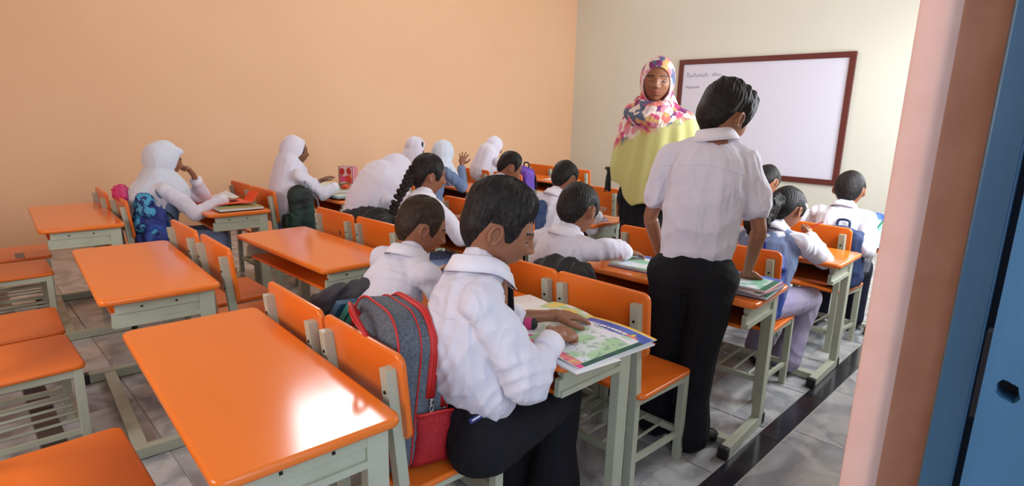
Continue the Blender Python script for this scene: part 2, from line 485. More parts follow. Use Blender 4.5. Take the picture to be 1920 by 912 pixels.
# ------------------------------------------------------------------ furniture prototypes
L_, D_, HD = 1.031, 0.4235, 0.70
def make_desk():
    r = empty('student_desk', (0, 0, 0))
    bm = bmesh.new(); plate(bm, L_, D_, .026, .03, HD, bev=.008); smooth_by_angle(from_bm('tabletop', bm, 'orange', r), .9)
    bm = bmesh.new(); box(bm, (0, -.0, .572), (.90, .31, .014)); from_bm('book_shelf', bm, 'orange_seat', r)
    bm = bmesh.new(); box(bm, (0, .175, .615), (.90, .008, .115)); from_bm('front_panel', bm, 'dark_metal', r)
    yb = -D_ / 2
    for s in (-1, 1):
        X = s * .462
        # side panel: stepped outline, with a recessed groove
        bm = bmesh.new()
        out = [(.052, .674), (.052, .640), (.060, .640), (.060, .632), (.040, .630), (.038, .574), (.345, .574), (.345, .674)]
        a = [bm.verts.new((X - .009, yb + y, z)) for y, z in out]; b = [bm.verts.new((X + .009, yb + y, z)) for y, z in out]
        bm.faces.new(a); bm.faces.new(b[::-1])
        for i in range(len(out)):
            j = (i + 1) % len(out); bm.faces.new((a[i], b[i], b[j], a[j]))
        bmesh.ops.recalc_face_normals(bm, faces=bm.faces)
        bar(bm, (X + s * .012, yb + .045, .583), (X + s * .012, yb + .345, .583), .012, .020)
        bar(bm, (X + s * .011, yb + .052, .651), (X + s * .011, yb + .345, .651), .010, .044)
        p = from_bm('side_panel', bm, 'metal', r)
        for yy in (.14, .26):
            bm = bmesh.new(); box(bm, (X + s * .017, yb + yy, .648), (.004, .008, .008), bev=.001); from_bm('rivet', bm, 'bolt', p)
        bm = bmesh.new(); box(bm, (X, yb + .372, .362), (.038, .058, .624), bev=.003)
        from_bm('leg', bm, 'metal', r)
        bm = bmesh.new(); box(bm, (X, yb + .195, .027), (.038, .41, .048), bev=.003)
        ru = from_bm('runner', bm, 'metal', r)
        for yy in (-.018, .407):
            bm = bmesh.new(); box(bm, (X, yb + yy, .027), (.044, .034, .054), bev=.007); from_bm('foot_cap', bm, 'rubber', ru)
    bm = bmesh.new(); box(bm, (0, yb + .085, .032), (.89, .05, .028), bev=.003); from_bm('cross_beam', bm, 'metal', r)
    bm = bmesh.new(); box(bm, (0, yb + .372, .655), (.89, .03, .03), bev=.003); from_bm('top_rail', bm, 'metal', r)
    register(r); return r

CW, CD, CH_ = .437, .377, .407
def make_chair():
    r = empty('classroom_chair', (0, 0, 0))
    bm = bmesh.new(); plate(bm, CW, CD, .02, .028, CH_, cy=-CD / 2, bev=.006); smooth_by_angle(from_bm('seat', bm, 'orange_seat', r), .9)
    # backrest panel, leaning
    bm = bmesh.new(); plate(bm, .437, .252, .018, .03, 0, bev=.005)
    M4 = Matrix.Translation((0, -.376, .6795)) @ Matrix.Rotation(math.radians(95.5), 4, 'X')
    bmesh.ops.transform(bm, matrix=M4, verts=bm.verts); bmesh.ops.recalc_face_normals(bm, faces=bm.faces)
    smooth_by_angle(from_bm('backrest', bm, 'orange_seat', r), .9)
    for s in (-1, 1):
        X = s * .175
        bm = bmesh.new()
        bx = .017; prof = [(-.362, 0), (-.362, .40), (-.398, .765)]; dy = .016
        rings = [[bm.verts.new((X + a * bx, y + b * dy, z)) for a, b in ((-1, -1), (1, -1), (1, 1), (-1, 1))] for y, z in prof]
        for p, q in zip(rings[:-1], rings[1:]):
            for i in range(4):
                j = (i + 1) % 4; bm.faces.new((p[i], p[j], q[j], q[i]))
        bm.faces.new(rings[0][::-1]); bm.faces.new(rings[-1])
        bl = from_bm('back_post', bm, 'metal', r)
        for zz in (.70, .62):
            bm = bmesh.new()
            bmesh.ops.create_cone(bm, cap_ends=True, segments=10, radius1=.005, radius2=.005, depth=.004)
            yy = -.362 - (zz - .40) * .036 / .365 - .017
            bmesh.ops.transform(bm, matrix=Matrix.Translation((X, yy, zz)) @ Matrix.Rotation(PI / 2, 4, 'X'), verts=bm.verts)
            from_bm('bolt', bm, 'bolt', bl)
        bm = bmesh.new(); box(bm, (s * .197, -.028, .194), (.032, .032, .388), bev=.002); from_bm('front_leg', bm, 'metal', r)
        bm = bmesh.new(); bar(bm, (X + s * .008, -.36, .372), (s * .197, -.03, .372), .022, .03); from_bm('seat_rail', bm, 'metal', r)
        bm = bmesh.new(); bar(bm, (X + s * .006, -.35, .12), (s * .197, -.03, .12), .018, .02); from_bm('side_stretcher', bm, 'metal', r)
    bm = bmesh.new(); box(bm, (0, -.026, .372), (.37, .02, .03)); from_bm('front_rail', bm, 'metal', r)
    bm = bmesh.new(); box(bm, (0, -.026, .125), (.37, .02, .026)); from_bm('front_stretcher', bm, 'metal', r)
    bm = bmesh.new(); box(bm, (0, -.358, .125), (.34, .02, .026)); from_bm('rear_stretcher', bm, 'metal', r)
    for k in range(4):
        x = -.12 + .08 * k
        bm = bmesh.new(); tube_pts(bm, [(x, -.355, .138), (x, -.03, .138)], .0065, 6); from_bm('rack_rod', bm, 'metal', r)
    register(r); return r

desk0 = make_desk(); chair0 = make_chair()
DESKS = [
 (-4.682, .585, -2.7, 'empty orange-topped desk nearest the peach wall, rearmost of that column'),
 (-3.008, .592, -3.5, 'empty orange-topped desk behind the two empty middle chairs, rearmost of the middle column'),
 (-1.600, .531, -2.8, 'large foreground orange-topped desk with a white glare, in front of the camera'),
 (-4.676, 1.486, -2.7, 'orange-topped desk holding the orange folder and the green book'),
 (-2.924, 1.385, 1.0, 'empty orange-topped desk in the middle of the room with an open shelf below'),
 (-1.510, 1.435, -.9, 'orange-topped desk with the big open atlas, used by the two nearest boys'),
 (-4.74, 2.45, 0, 'desk by the peach wall covered with mint cloth and a flowery bag'),
 (-2.98, 2.40, 0, 'orange-topped desk with loose papers before the girl with the long braid'),
 (-1.396, 2.430, 3.3, 'orange-topped desk the standing boy rests his hand over, with a stack of books'),
 (-4.74, 3.78, 0, 'orange-topped desk before the girl raising her hand'),
 (-2.861, 3.287, 1.9, 'orange-topped desk beside the teacher with one flat book on it'),
 (-1.375, 3.459, 1.2, 'orange-topped desk the ponytailed girl writes on'),
 (-4.70, 5.06, 0, 'orange-topped desk with a white sheet, foremost by the peach wall'),
 (-1.39, 4.62, 0, 'foremost desk at the aisle, half hidden by the pink door reveal'),
]
for i, (x, y, a, lab) in enumerate(DESKS):
    o = desk0 if i == 0 else copy_tree(desk0)
    o.location = (x, y, 0); o.rotation_euler = (0, 0, math.radians(a)); tag(o, lab, 'desk', 'orange two-seat school desks')
CHAIRS = [
 (-5.084, .473, -2.4, 'empty orange chair at the left edge with a small silver sticker on its seat'),
 (-4.565, .417, -1.2, 'empty orange chair at the left edge, just in front of the one with the sticker'),
 (-3.378, .317, -2.0, 'farther of the two empty chairs at the left edge behind the rear middle desk'),
 (-2.908, .308, .8, 'nearer of the two empty chairs at the left edge behind the rear middle desk'),
 (-1.854, .305, 0, 'empty orange seat in the bottom left corner of the view'),
 (-5.05, 1.19, -1.9, 'empty orange chair against the peach wall side, left of the seated veiled girl'),
 (-4.573, 1.215, -1.9, 'orange chair carrying the blue patterned bag and the veiled girl resting her cheek'),
 (-3.332, 1.252, -.3, 'farther of the two empty chairs between the two middle empty desks'),
 (-2.825, 1.247, -2.0, 'nearer of the two empty chairs between the two middle empty desks'),
 (-1.823, 1.171, -1.7, 'orange chair holding the open charcoal bag, beside the foreground desk'),
 (-1.373, 1.161, -1.3, 'nearest orange chair, holding the grey and red backpack'),
 (-5.0, 2.15, 0, 'orange chair behind the orange folder, closer to the peach wall'),
 (-4.54, 2.149, 0, 'orange chair holding the dark green bag of the girl in the long white veil'),
 (-3.298, 2.089, 1.9, 'orange chair of the girl bowed under a white veil'),
 (-2.853, 2.118, 2.3, 'orange chair of the girl with the long black braid'),
 (-1.69, 2.107, .5, 'orange chair of the boy writing beside the standing boy'),
 (-1.259, 2.113, .2, 'empty orange chair just behind the standing boy'),
 (-5.04, 3.43, 0, 'orange chair by the peach wall behind the flowery bag'),
 (-4.57, 3.43, 0, 'orange chair of the girl who raises her open hand'),
 (-3.25, 3.09, 0, 'orange chair of the boy with his face bent low in the middle column'),
 (-2.77, 3.11, 0, 'orange chair of the boy with the navy backpack in the middle column'),
 (-1.705, 3.19, 1.0, 'orange chair whose back shows just left of the standing boy'),
 (-1.235, 3.192, 3.0, 'orange chair of the ponytailed girl'),
 (-4.96, 4.71, 0, 'orange chair of the farthest veiled girl'),
 (-4.45, 4.71, 0, 'orange chair with the purple bag on its seat'),
 (-3.12, 4.58, 0, 'empty orange chair left of the teacher, the farther of that pair'),
 (-2.66, 4.58, 0, 'empty orange chair left of the teacher, the one half hidden by her shawl'),
 (-1.64, 4.20, -1.5, 'orange chair of the boy in front of the whiteboard corner'),
 (-1.17, 4.22, -3.0, 'orange chair of the boy holding up a book'),
 (-5.0, 5.84, 0, 'foremost empty chair by the peach wall, left one'),
 (-4.4, 5.80, 0, 'foremost empty chair by the peach wall, right one'),
]
for i, (x, y, a, lab) in enumerate(CHAIRS):
    o = chair0 if i == 0 else copy_tree(chair0)
    o.location = (x, y, 0); o.rotation_euler = (0, 0, math.radians(a)); tag(o, lab, 'chair', 'orange classroom chairs')
bm = bmesh.new(); plate(bm, .17, .05, .0012, .008, CH_ + .0015, cx=.12, cy=-.165, bev=.0004)
st = from_bm('sticker', bm, 'sticker', chair0); st['label'] = 'silver sticker'

# ------------------------------------------------------------------ sculpting kit
def N3(a): return np.array(a, float)
def unit(v):
    v = np.array(v, float); return v / (np.linalg.norm(v) + 1e-12)

class Blob:
    """collects closed shapes, fuses them by voxel remesh"""
    def __init__(s): s.bm = bmesh.new()
    def ell(s, c, r, rot=None, seg=20):
        m = Matrix.Translation(Vector(c)) @ (rot.to_4x4() if rot is not None else Matrix()) @ Matrix.Diagonal((*r, 1))
        bmesh.ops.create_uvsphere(s.bm, u_segments=seg, v_segments=max(8, seg * 2 // 3), radius=1, matrix=m)
    def cap(s, a, b, ra, rb, flat=None, seg=14):
        a = Vector(a); b = Vector(b); d = b - a; L = d.length
        if L < 1e-5: s.ell(a, (ra,) * 3); return
        z = d / L; n = 9; pts = []; rs = []
        for i in range(5):
            t = -PI / 2 + PI / 2 * i / 4; pts.append(a + z * ra * math.sin(t)); rs.append(max(ra * math.cos(t), 1e-3))
        for i in range(5):
            t = PI / 2 * i / 4; pts.append(b + z * rb * math.sin(t)); rs.append(max(rb * math.cos(t), 1e-3))
        tube_pts(s.bm, pts, rs, seg, flat=flat)
    def path(s, pts, rs, flat=None):
        for i in range(len(pts) - 1): s.cap(pts[i], pts[i + 1], rs[i], rs[i + 1], flat)
    def grid(s, V, F):
        vs = [s.bm.verts.new(v) for v in V]
        for f in F: s.bm.faces.new([vs[i] for i in f])
    def build(s, voxel, smooth=4, fac=.5):
        me = bpy.data.meshes.new('tmp'); s.bm.to_mesh(me); s.bm.free()
        o = bpy.data.objects.new('tmp', me); COL.objects.link(o)
        m = o.modifiers.new('r', 'REMESH'); m.mode = 'VOXEL'; m.voxel_size = voxel; m.adaptivity = 0
        if smooth:
            q = o.modifiers.new('s', 'SMOOTH'); q.iterations = smooth; q.factor = fac
        dg = bpy.context.evaluated_depsgraph_get(); dg.update()
        ev = o.evaluated_get(dg); m2 = bpy.data.meshes.new_from_object(ev)
        V = np.empty(len(m2.vertices) * 3, np.float32); m2.vertices.foreach_get('co', V); V = V.reshape(-1, 3).astype(float)
        F = np.empty(len(m2.loops), np.int32); m2.loops.foreach_get('vertex_index', F)
        tot = np.empty(len(m2.polygons), np.int32); m2.polygons.foreach_get('loop_total', tot)
        bpy.data.objects.remove(o); bpy.data.meshes.remove(me); bpy.data.meshes.remove(m2)
        if not (len(tot) and (tot == 4).all()):
            out = []; k = 0
            for t in tot: out.append(list(F[k:k + t]) + ([F[k]] if t == 3 else [])); k += t
            F = np.array([q[:4] for q in out], np.int32)
            return V, F
        return V, F.reshape(-1, 4)

def vnormals(V, F):
    a = V[F[:, 2]] - V[F[:, 0]]; b = V[F[:, 3]] - V[F[:, 1]]
    n = np.cross(a, b); N = np.zeros_like(V)
    for k in range(4): np.add.at(N, F[:, k], n)
    return N / (np.linalg.norm(N, axis=1, keepdims=True) + 1e-12)

def folds(V, F, amp, freq, seed=0, stretch=(1, 1, .35), ridge=True):
    """cloth creases: displace along normals with warped sines"""
    N = vnormals(V, F); rg = np.random.RandomState(seed)
    Q = V * np.array(stretch) * freq; out = np.zeros(len(V))
    W = np.stack([np.sin(Q @ rg.randn(3) * 1.1 + rg.rand() * 6) for _ in range(3)], 1)
    Q = Q + W * .9
    for k in range(4):
        v = np.sin(Q @ rg.randn(3) * (1 + .6 * k) + rg.rand() * 6 + 1.3 * np.sin(Q @ rg.randn(3) + k))
        out += (1 - np.abs(v) * 1.6 if ridge else v) / (1 + .7 * k)
    return V + N * (out[:, None] * amp / 1.6)

def to_mesh(name, parts, mats, parent, root, smooth=True):
    """parts: list of (V,F,matidx array or int)"""
    Vs = []; Fs = []; Ms = []; off = 0
    for V, F, mi in parts:
        Vs.append(V); Fs.append(F + off); Ms.append(np.full(len(F), mi) if np.isscalar(mi) else mi); off += len(V)
    V = np.concatenate(Vs) - np.array(root); F = np.concatenate(Fs); mi = np.concatenate(Ms).astype(np.int32)
    me = bpy.data.meshes.new(name)
    me.vertices.add(len(V)); me.vertices.foreach_set('co', V.astype(np.float32).ravel())
    me.loops.add(len(F) * 4); me.loops.foreach_set('vertex_index', F.astype(np.int32).ravel())
    me.polygons.add(len(F)); me.polygons.foreach_set('loop_start', np.arange(len(F), dtype=np.int32) * 4)
    me.polygons.foreach_set('loop_total', np.full(len(F), 4, np.int32))
    me.polygons.foreach_set('material_index', mi)
    me.update(calc_edges=True); me.validate()
    return mesh_obj(name, me, mats, parent, smooth)

def frame(yaw, pitch=0, roll=0):
    """columns: right, forward, up. yaw>0 turns left, pitch<0 looks down"""
    return np.array((Matrix.Rotation(yaw, 3, 'Z') @ Matrix.Rotation(pitch, 3, 'X') @ Matrix.Rotation(roll, 3, 'Y')))

def G(x, s): return np.exp(-(x / s) ** 2)
def sstep(a, b, x):
    t = np.clip((x - a) / (b - a), 0, 1); return t * t * (3 - 2 * t)

def sphere_dirs(na, ne):
    az = np.linspace(-PI, PI, na, endpoint=False); el = np.linspace(-PI / 2, PI / 2, ne + 1)
    D = []; F = []
    for e in el[1:-1]:
        for a in az: D.append((math.sin(a) * math.cos(e), math.cos(a) * math.cos(e), math.sin(e)))
    D.append((0, 0, -1)); D.append((0, 0, 1)); D = np.array(D)
    nr = ne - 1
    for r in range(nr - 1):
        for i in range(na):
            j = (i + 1) % na; F.append((r * na + i, r * na + j, (r + 1) * na + j, (r + 1) * na + i))
    b = nr * na; t = b + 1
    for i in range(0, na, 2):
        j = (i + 1) % na; k = (i + 2) % na
        F.append((b, k, j, i)); F.append((t, (nr - 1) * na + i, (nr - 1) * na + j, (nr - 1) * na + k))
    return D, np.array(F)

def head_base(D):
    """skull+jaw surface in units of half head height"""
    x = .71 * D[:, 0]; y = .86 * np.sign(D[:, 1]) * np.abs(D[:, 1]) ** .9; z = D[:, 2].copy()
    s = np.clip(-z, 0, 1)
    x = x * (1 - .34 * s ** 1.6)
    y = np.where(y < 0, y * (1 - .36 * s ** 1.4), y * (1 - .10 * s ** 2)) - .05 * np.clip(z, 0, 1)
    return np.stack([x, y, z], 1)

def head_face(D):
    P = head_base(D); x, y, z = P[:, 0], P[:, 1].copy(), P[:, 2]
    fr = sstep(.05, .45, D[:, 1])
    d = np.zeros(len(x))
    npf = np.interp(z, [-.36, -.27, -.20, .0, .12, .2], [0, .16, .23, .10, .03, 0])
    d += npf * G(x, .085 + .05 * G(z + .24, .08))
    d += .05 * G(np.abs(x) - .10, .05) * G(z + .24, .06)
    d += .05 * G(z - .20, .08) * G(x, .42)
    for s in (-1, 1):
        d -= .10 * G(x - s * .28, .13) * G(z - .05, .09)
        d += .055 * G(x - s * .28, .09) * G(z - .035, .05)
        d -= .018 * G(x - s * .28, .10) * G(z - .005, .012)
        d += .05 * G(x - s * .40, .16) * G(z + .18, .15)
    d += .06 * G(x, .15) * G(z + .455, .045) + .065 * G(x, .13) * G(z + .56, .05) - .045 * G(x, .17) * G(z + .508, .018)
    d -= .03 * G(x, .2) * G(z + .67, .05)
    d += .09 * G(x, .2) * G(z + .84, .13)
    d += .05 * G(x, .25) * G(z + .42, .16)
    y = y + d * fr
    return np.stack([x, y, z], 1)

def hand(b, W, d, up, side, s=1.0, curl=.3, spread=.06, thumb=.5):
    """adds palm+five fingers. W wrist, d direction, up back-of-hand normal, side +1 thumb on +x-cross side"""
    W = Vector(W); d = Vector(d).normalized(); up = Vector(up); up = (up - d * up.dot(d)).normalized(); r = d.cross(up) * side
    pw = .034 * s
    b.path([W, W + d * .02 * s], [.0185 * s, .020 * s])
    R3 = Matrix((r, d, up)).transposed()
    b.ell(W + d * .042 * s, (pw * 1.05, .042 * s, .0135 * s), R3)
    b.ell(W + d * .055 * s, (pw * 1.02, .024 * s, .012 * s), R3)
    ln = [.058, .065, .060, .047]
    for i in range(4):
        off = (i - 1.5) * .0165 * s
        base = W + d * (.070 - .003 * abs(i - 1.2)) * s - r * off * 1.0
        # i=0 nearest thumb -> thumb on +r side
        base = W + d * (.070 - .003 * abs(i - 1.2)) * s + r * (1.5 - i) * .0165 * s
        dirv = (d + r * (1.5 - i) * spread).normalized()
        ang = 0; p = base; L = ln[i] * s; c = curl * (1 + .12 * i)
        rad = .0082 * s * (1 - .06 * (i == 3))
        for k, fr in enumerate((.45, .31, .24)):
            ang += c * (1.0 if k else .75)
            q = p + (dirv * math.cos(ang) - up * math.sin(ang)) * L * fr
            b.cap(p, q, rad * (1 - .1 * k), rad * (1 - .1 * (k + 1))); p = q
    tb = W + d * .018 * s + r * .022 * s; p = tb
    t1 = (d * .75 + r * (.75 + thumb * .4) - up * .25).normalized()
    q = p + t1 * .034 * s; b.cap(p, q, .0125 * s, .0098 * s)
    t2 = (d * (.95) + r * (.25 + thumb * .5 - curl * .5) - up * (.2 + curl * .5)).normalized()
    q2 = q + t2 * .027 * s; b.cap(q, q2, .0098 * s, .0085 * s)
    b.cap(q2, q2 + t2 * .017 * s, .0085 * s, .007 * s)

def ik(a, b, l1, l2, hint):
    a = N3(a); b = N3(b); d = b - a; L = np.linalg.norm(d)
    if L > (l1 + l2) * .999:
        k = L / ((l1 + l2) * .999); l1 *= k; l2 *= k
    u = d / L; x = (l1 * l1 - l2 * l2 + L * L) / (2 * L); h = math.sqrt(max(l1 * l1 - x * x, 0))
    hv = N3(hint) - u * np.dot(N3(hint), u); hv = unit(hv)
    return a + u * x + hv * h
# ------------------------------------------------------------------ people
from mathutils.bvhtree import BVHTree
def ear_parts(b, C, R, h, big=False):
    for s in (-1, 1):
        def P(x, y, z): return C + R @ np.array([x, y, z]) * h
        k = 13; pts = []
        for i in range(k):
            a = math.radians(-60 + 285 * i / (k - 1))
            pts.append(P(s * (.72 + .075 * max(0, -math.cos(a)) ** .8 + .03), -.04 + .140 * math.cos(a) * (1.0 if math.sin(a) > 0 else .8), -.04 + .235 * math.sin(a)))
        rr = [.040 * h] + [.046 * h] * (k - 3) + [.05 * h, .055 * h]
        tube_pts(b.bm, pts, rr, 8)
        rot = Matrix(R.tolist()) @ Matrix.Rotation(s * math.radians(24), 3, 'Z')
        b.ell(P(s * .722, -.05, -.05), (.035 * h, .125 * h, .205 * h), rot, 14)
        b.ell(P(s * .745, -.02, -.23), (.042 * h, .075 * h, .075 * h), rot, 10)
        b.cap(P(s * .745, -.09, .08), P(s * .765, -.09, -.13), .024 * h, .024 * h)

HAIRLINE = ([0, 30, 48, 60, 70, 80, 90, 104, 118, 135, 155, 180], [.60, .58, .46, .10, -.16, -.04, .22, .18, -.30, -.58, -.72, -.76])
def hair_mesh(C, R, h, top=.17, side=.05, line=0.0, q=1.0, seed=0, tuft=0.0, rag=.02, fringe=0.0, fade=.04):
    na, ne = int(220 * q) // 2 * 2, int(150 * q)
    D, F = sphere_dirs(na, ne); P = head_base(D)
    az = np.degrees(np.arctan2(D[:, 0], D[:, 1])); el = D[:, 2]; rg = np.random.RandomState(seed)
    zl = np.interp(np.abs(az), HAIRLINE[0], HAIRLINE[1]) + line
    A = np.radians(az)
    rag = rag * sstep(100, 60, np.abs(az)) + .008
    zl = zl + rag * np.sin(A * 23 + rg.rand() * 6) * .5 + rag * np.sin(A * 41 + 1) * .35 - fringe * G(np.abs(az) - 12, 34) * .2
    e = P[:, 2] - zl
    t = side + (top - side) * sstep(.05, .75, P[:, 2]) 
    t = t * (fade + (1 - fade) * sstep(.0, .42, e)) * (1 + .10 * np.sin(A * 3 + seed))
    m = sstep(-.035, .03, e)
    N = P / np.linalg.norm(P, axis=1, keepdims=True)
    st = .55 * np.sin(A * 70 + 3 * np.sin(el * 7 + seed)) * .35 + np.sin(A * 43 + 2.5 * np.sin(el * 5)) * .4 + np.sin(P[:, 1] * 60 + P[:, 0] * 30 + 4 * np.sin(P[:, 0] * 9)) * .35
    t = t + m * st * .011 * (.4 + sstep(.0, .6, P[:, 2]))
    if tuft:
        qv = P * 13; w = np.sin(qv[:, 0] + 2 * np.sin(qv[:, 1] * .7)) * np.sin(qv[:, 1] * 1.2 + seed) 
        t += tuft * np.clip(w, -.3, 1) * sstep(.35, .85, P[:, 2])
    V = P + N * (t * m - .07 * (1 - m))[:, None]
    return C + (V * h) @ R.T, F

def face_mats(V, F, C, R, h):
    c = (V[F].mean(axis=1) - C) @ R / h
    mi = np.zeros(len(F), int)
    x, y, z = c[:, 0], c[:, 1], c[:, 2]; fr = y > .45
    lips = fr & (np.abs(x) < .21 - .3 * np.abs(z + .51)) & (z > -.60) & (z < -.425)
    brow = fr & (np.abs(np.abs(x) - .30) < .17) & (np.abs(z - .235 + .5 * (np.abs(x) - .27) ** 2) < .030)
    lash = fr & (np.abs(np.abs(x) - .285) < .115) & (np.abs(z - .005 + .9 * (np.abs(x) - .285) ** 2) < .016)
    mi[lips] = 1; mi[brow] = 2; mi[lash] = 2
    return mi

def eye_part(C, R, h, s, kind):
    D, F = sphere_dirs(20, 14)
    rad = .125
    cen = np.array([s * .285, .640, .030])
    V = cen + D * rad * np.array([1, .9, .42])
    ang = D[:, 1]
    fi = D[F].mean(axis=1)
    mi = np.where((fi[:, 1] > .80) & (np.abs(fi[:, 0]) < .42), 4, 3)
    return C + (V * h) @ R.T, F, mi

def collar_mesh(nb, ax, fwd, r=.058, hgt=.036, flare=.030, gap=16, s=1.0):
    """folded shirt collar round the neck, points open at the front"""
    ax = unit(ax); fwd = unit(N3(fwd) - ax * np.dot(fwd, ax)); rt = np.cross(fwd, ax)
    prof = [(0.0, 0.0), (0.001, .5), (.000, 1.0), (.004, 1.06), (.010, 1.0), (.020, .45), (.030, -.05), (.027, -.08), (.018, .35), (.008, .8), (.006, .5), (.006, 0)]
    n = 40; V = []
    for i in range(n + 1):
        a = math.radians(gap + (360 - 2 * gap) * i / n)
        dirv = fwd * math.cos(a) + rt * math.sin(a)
        fr = max(0, math.cos(a)) ** 3
        for (o, hh) in prof:
            hz = hgt * hh * (1 - .35 * fr) - (.030 * fr if o >= .02 else 0)
            rad = (r + o * (flare / .030) * (1 + .2 * fr) + (.008 * fr)) * s
            V.append(nb + dirv * rad * (1.0 + .10 * abs(math.cos(a))) + ax * (hz - .012 - .012 * fr) * s)
    k = len(prof); F = []
    for i in range(n):
        for j in range(k):
            j2 = (j + 1) % k; F.append((i * k + j, (i + 1) * k + j, (i + 1) * k + j2, i * k + j2))
    return np.array(V), np.array(F)

def shoe(b, ankle, fwd, s=1.0, L=.20):
    a = N3(ankle); f = unit([fwd[0], fwd[1], 0]); z = a[2]
    heel = a - f * .035 * s; heel[2] = .040 * s
    toe = a + f * (L - .075) * s; toe[2] = .030 * s
    mid = a + f * .05 * s; mid[2] = .045 * s
    b.path([heel, mid, toe], [.038 * s, .040 * s, .030 * s])
    b.cap(a + N3([0, 0, 0]), heel + N3([0, 0, .02]), .036 * s, .036 * s)
def flatten_bottom(V, z=0.004):
    V[:, 2] = np.maximum(V[:, 2], z); return V

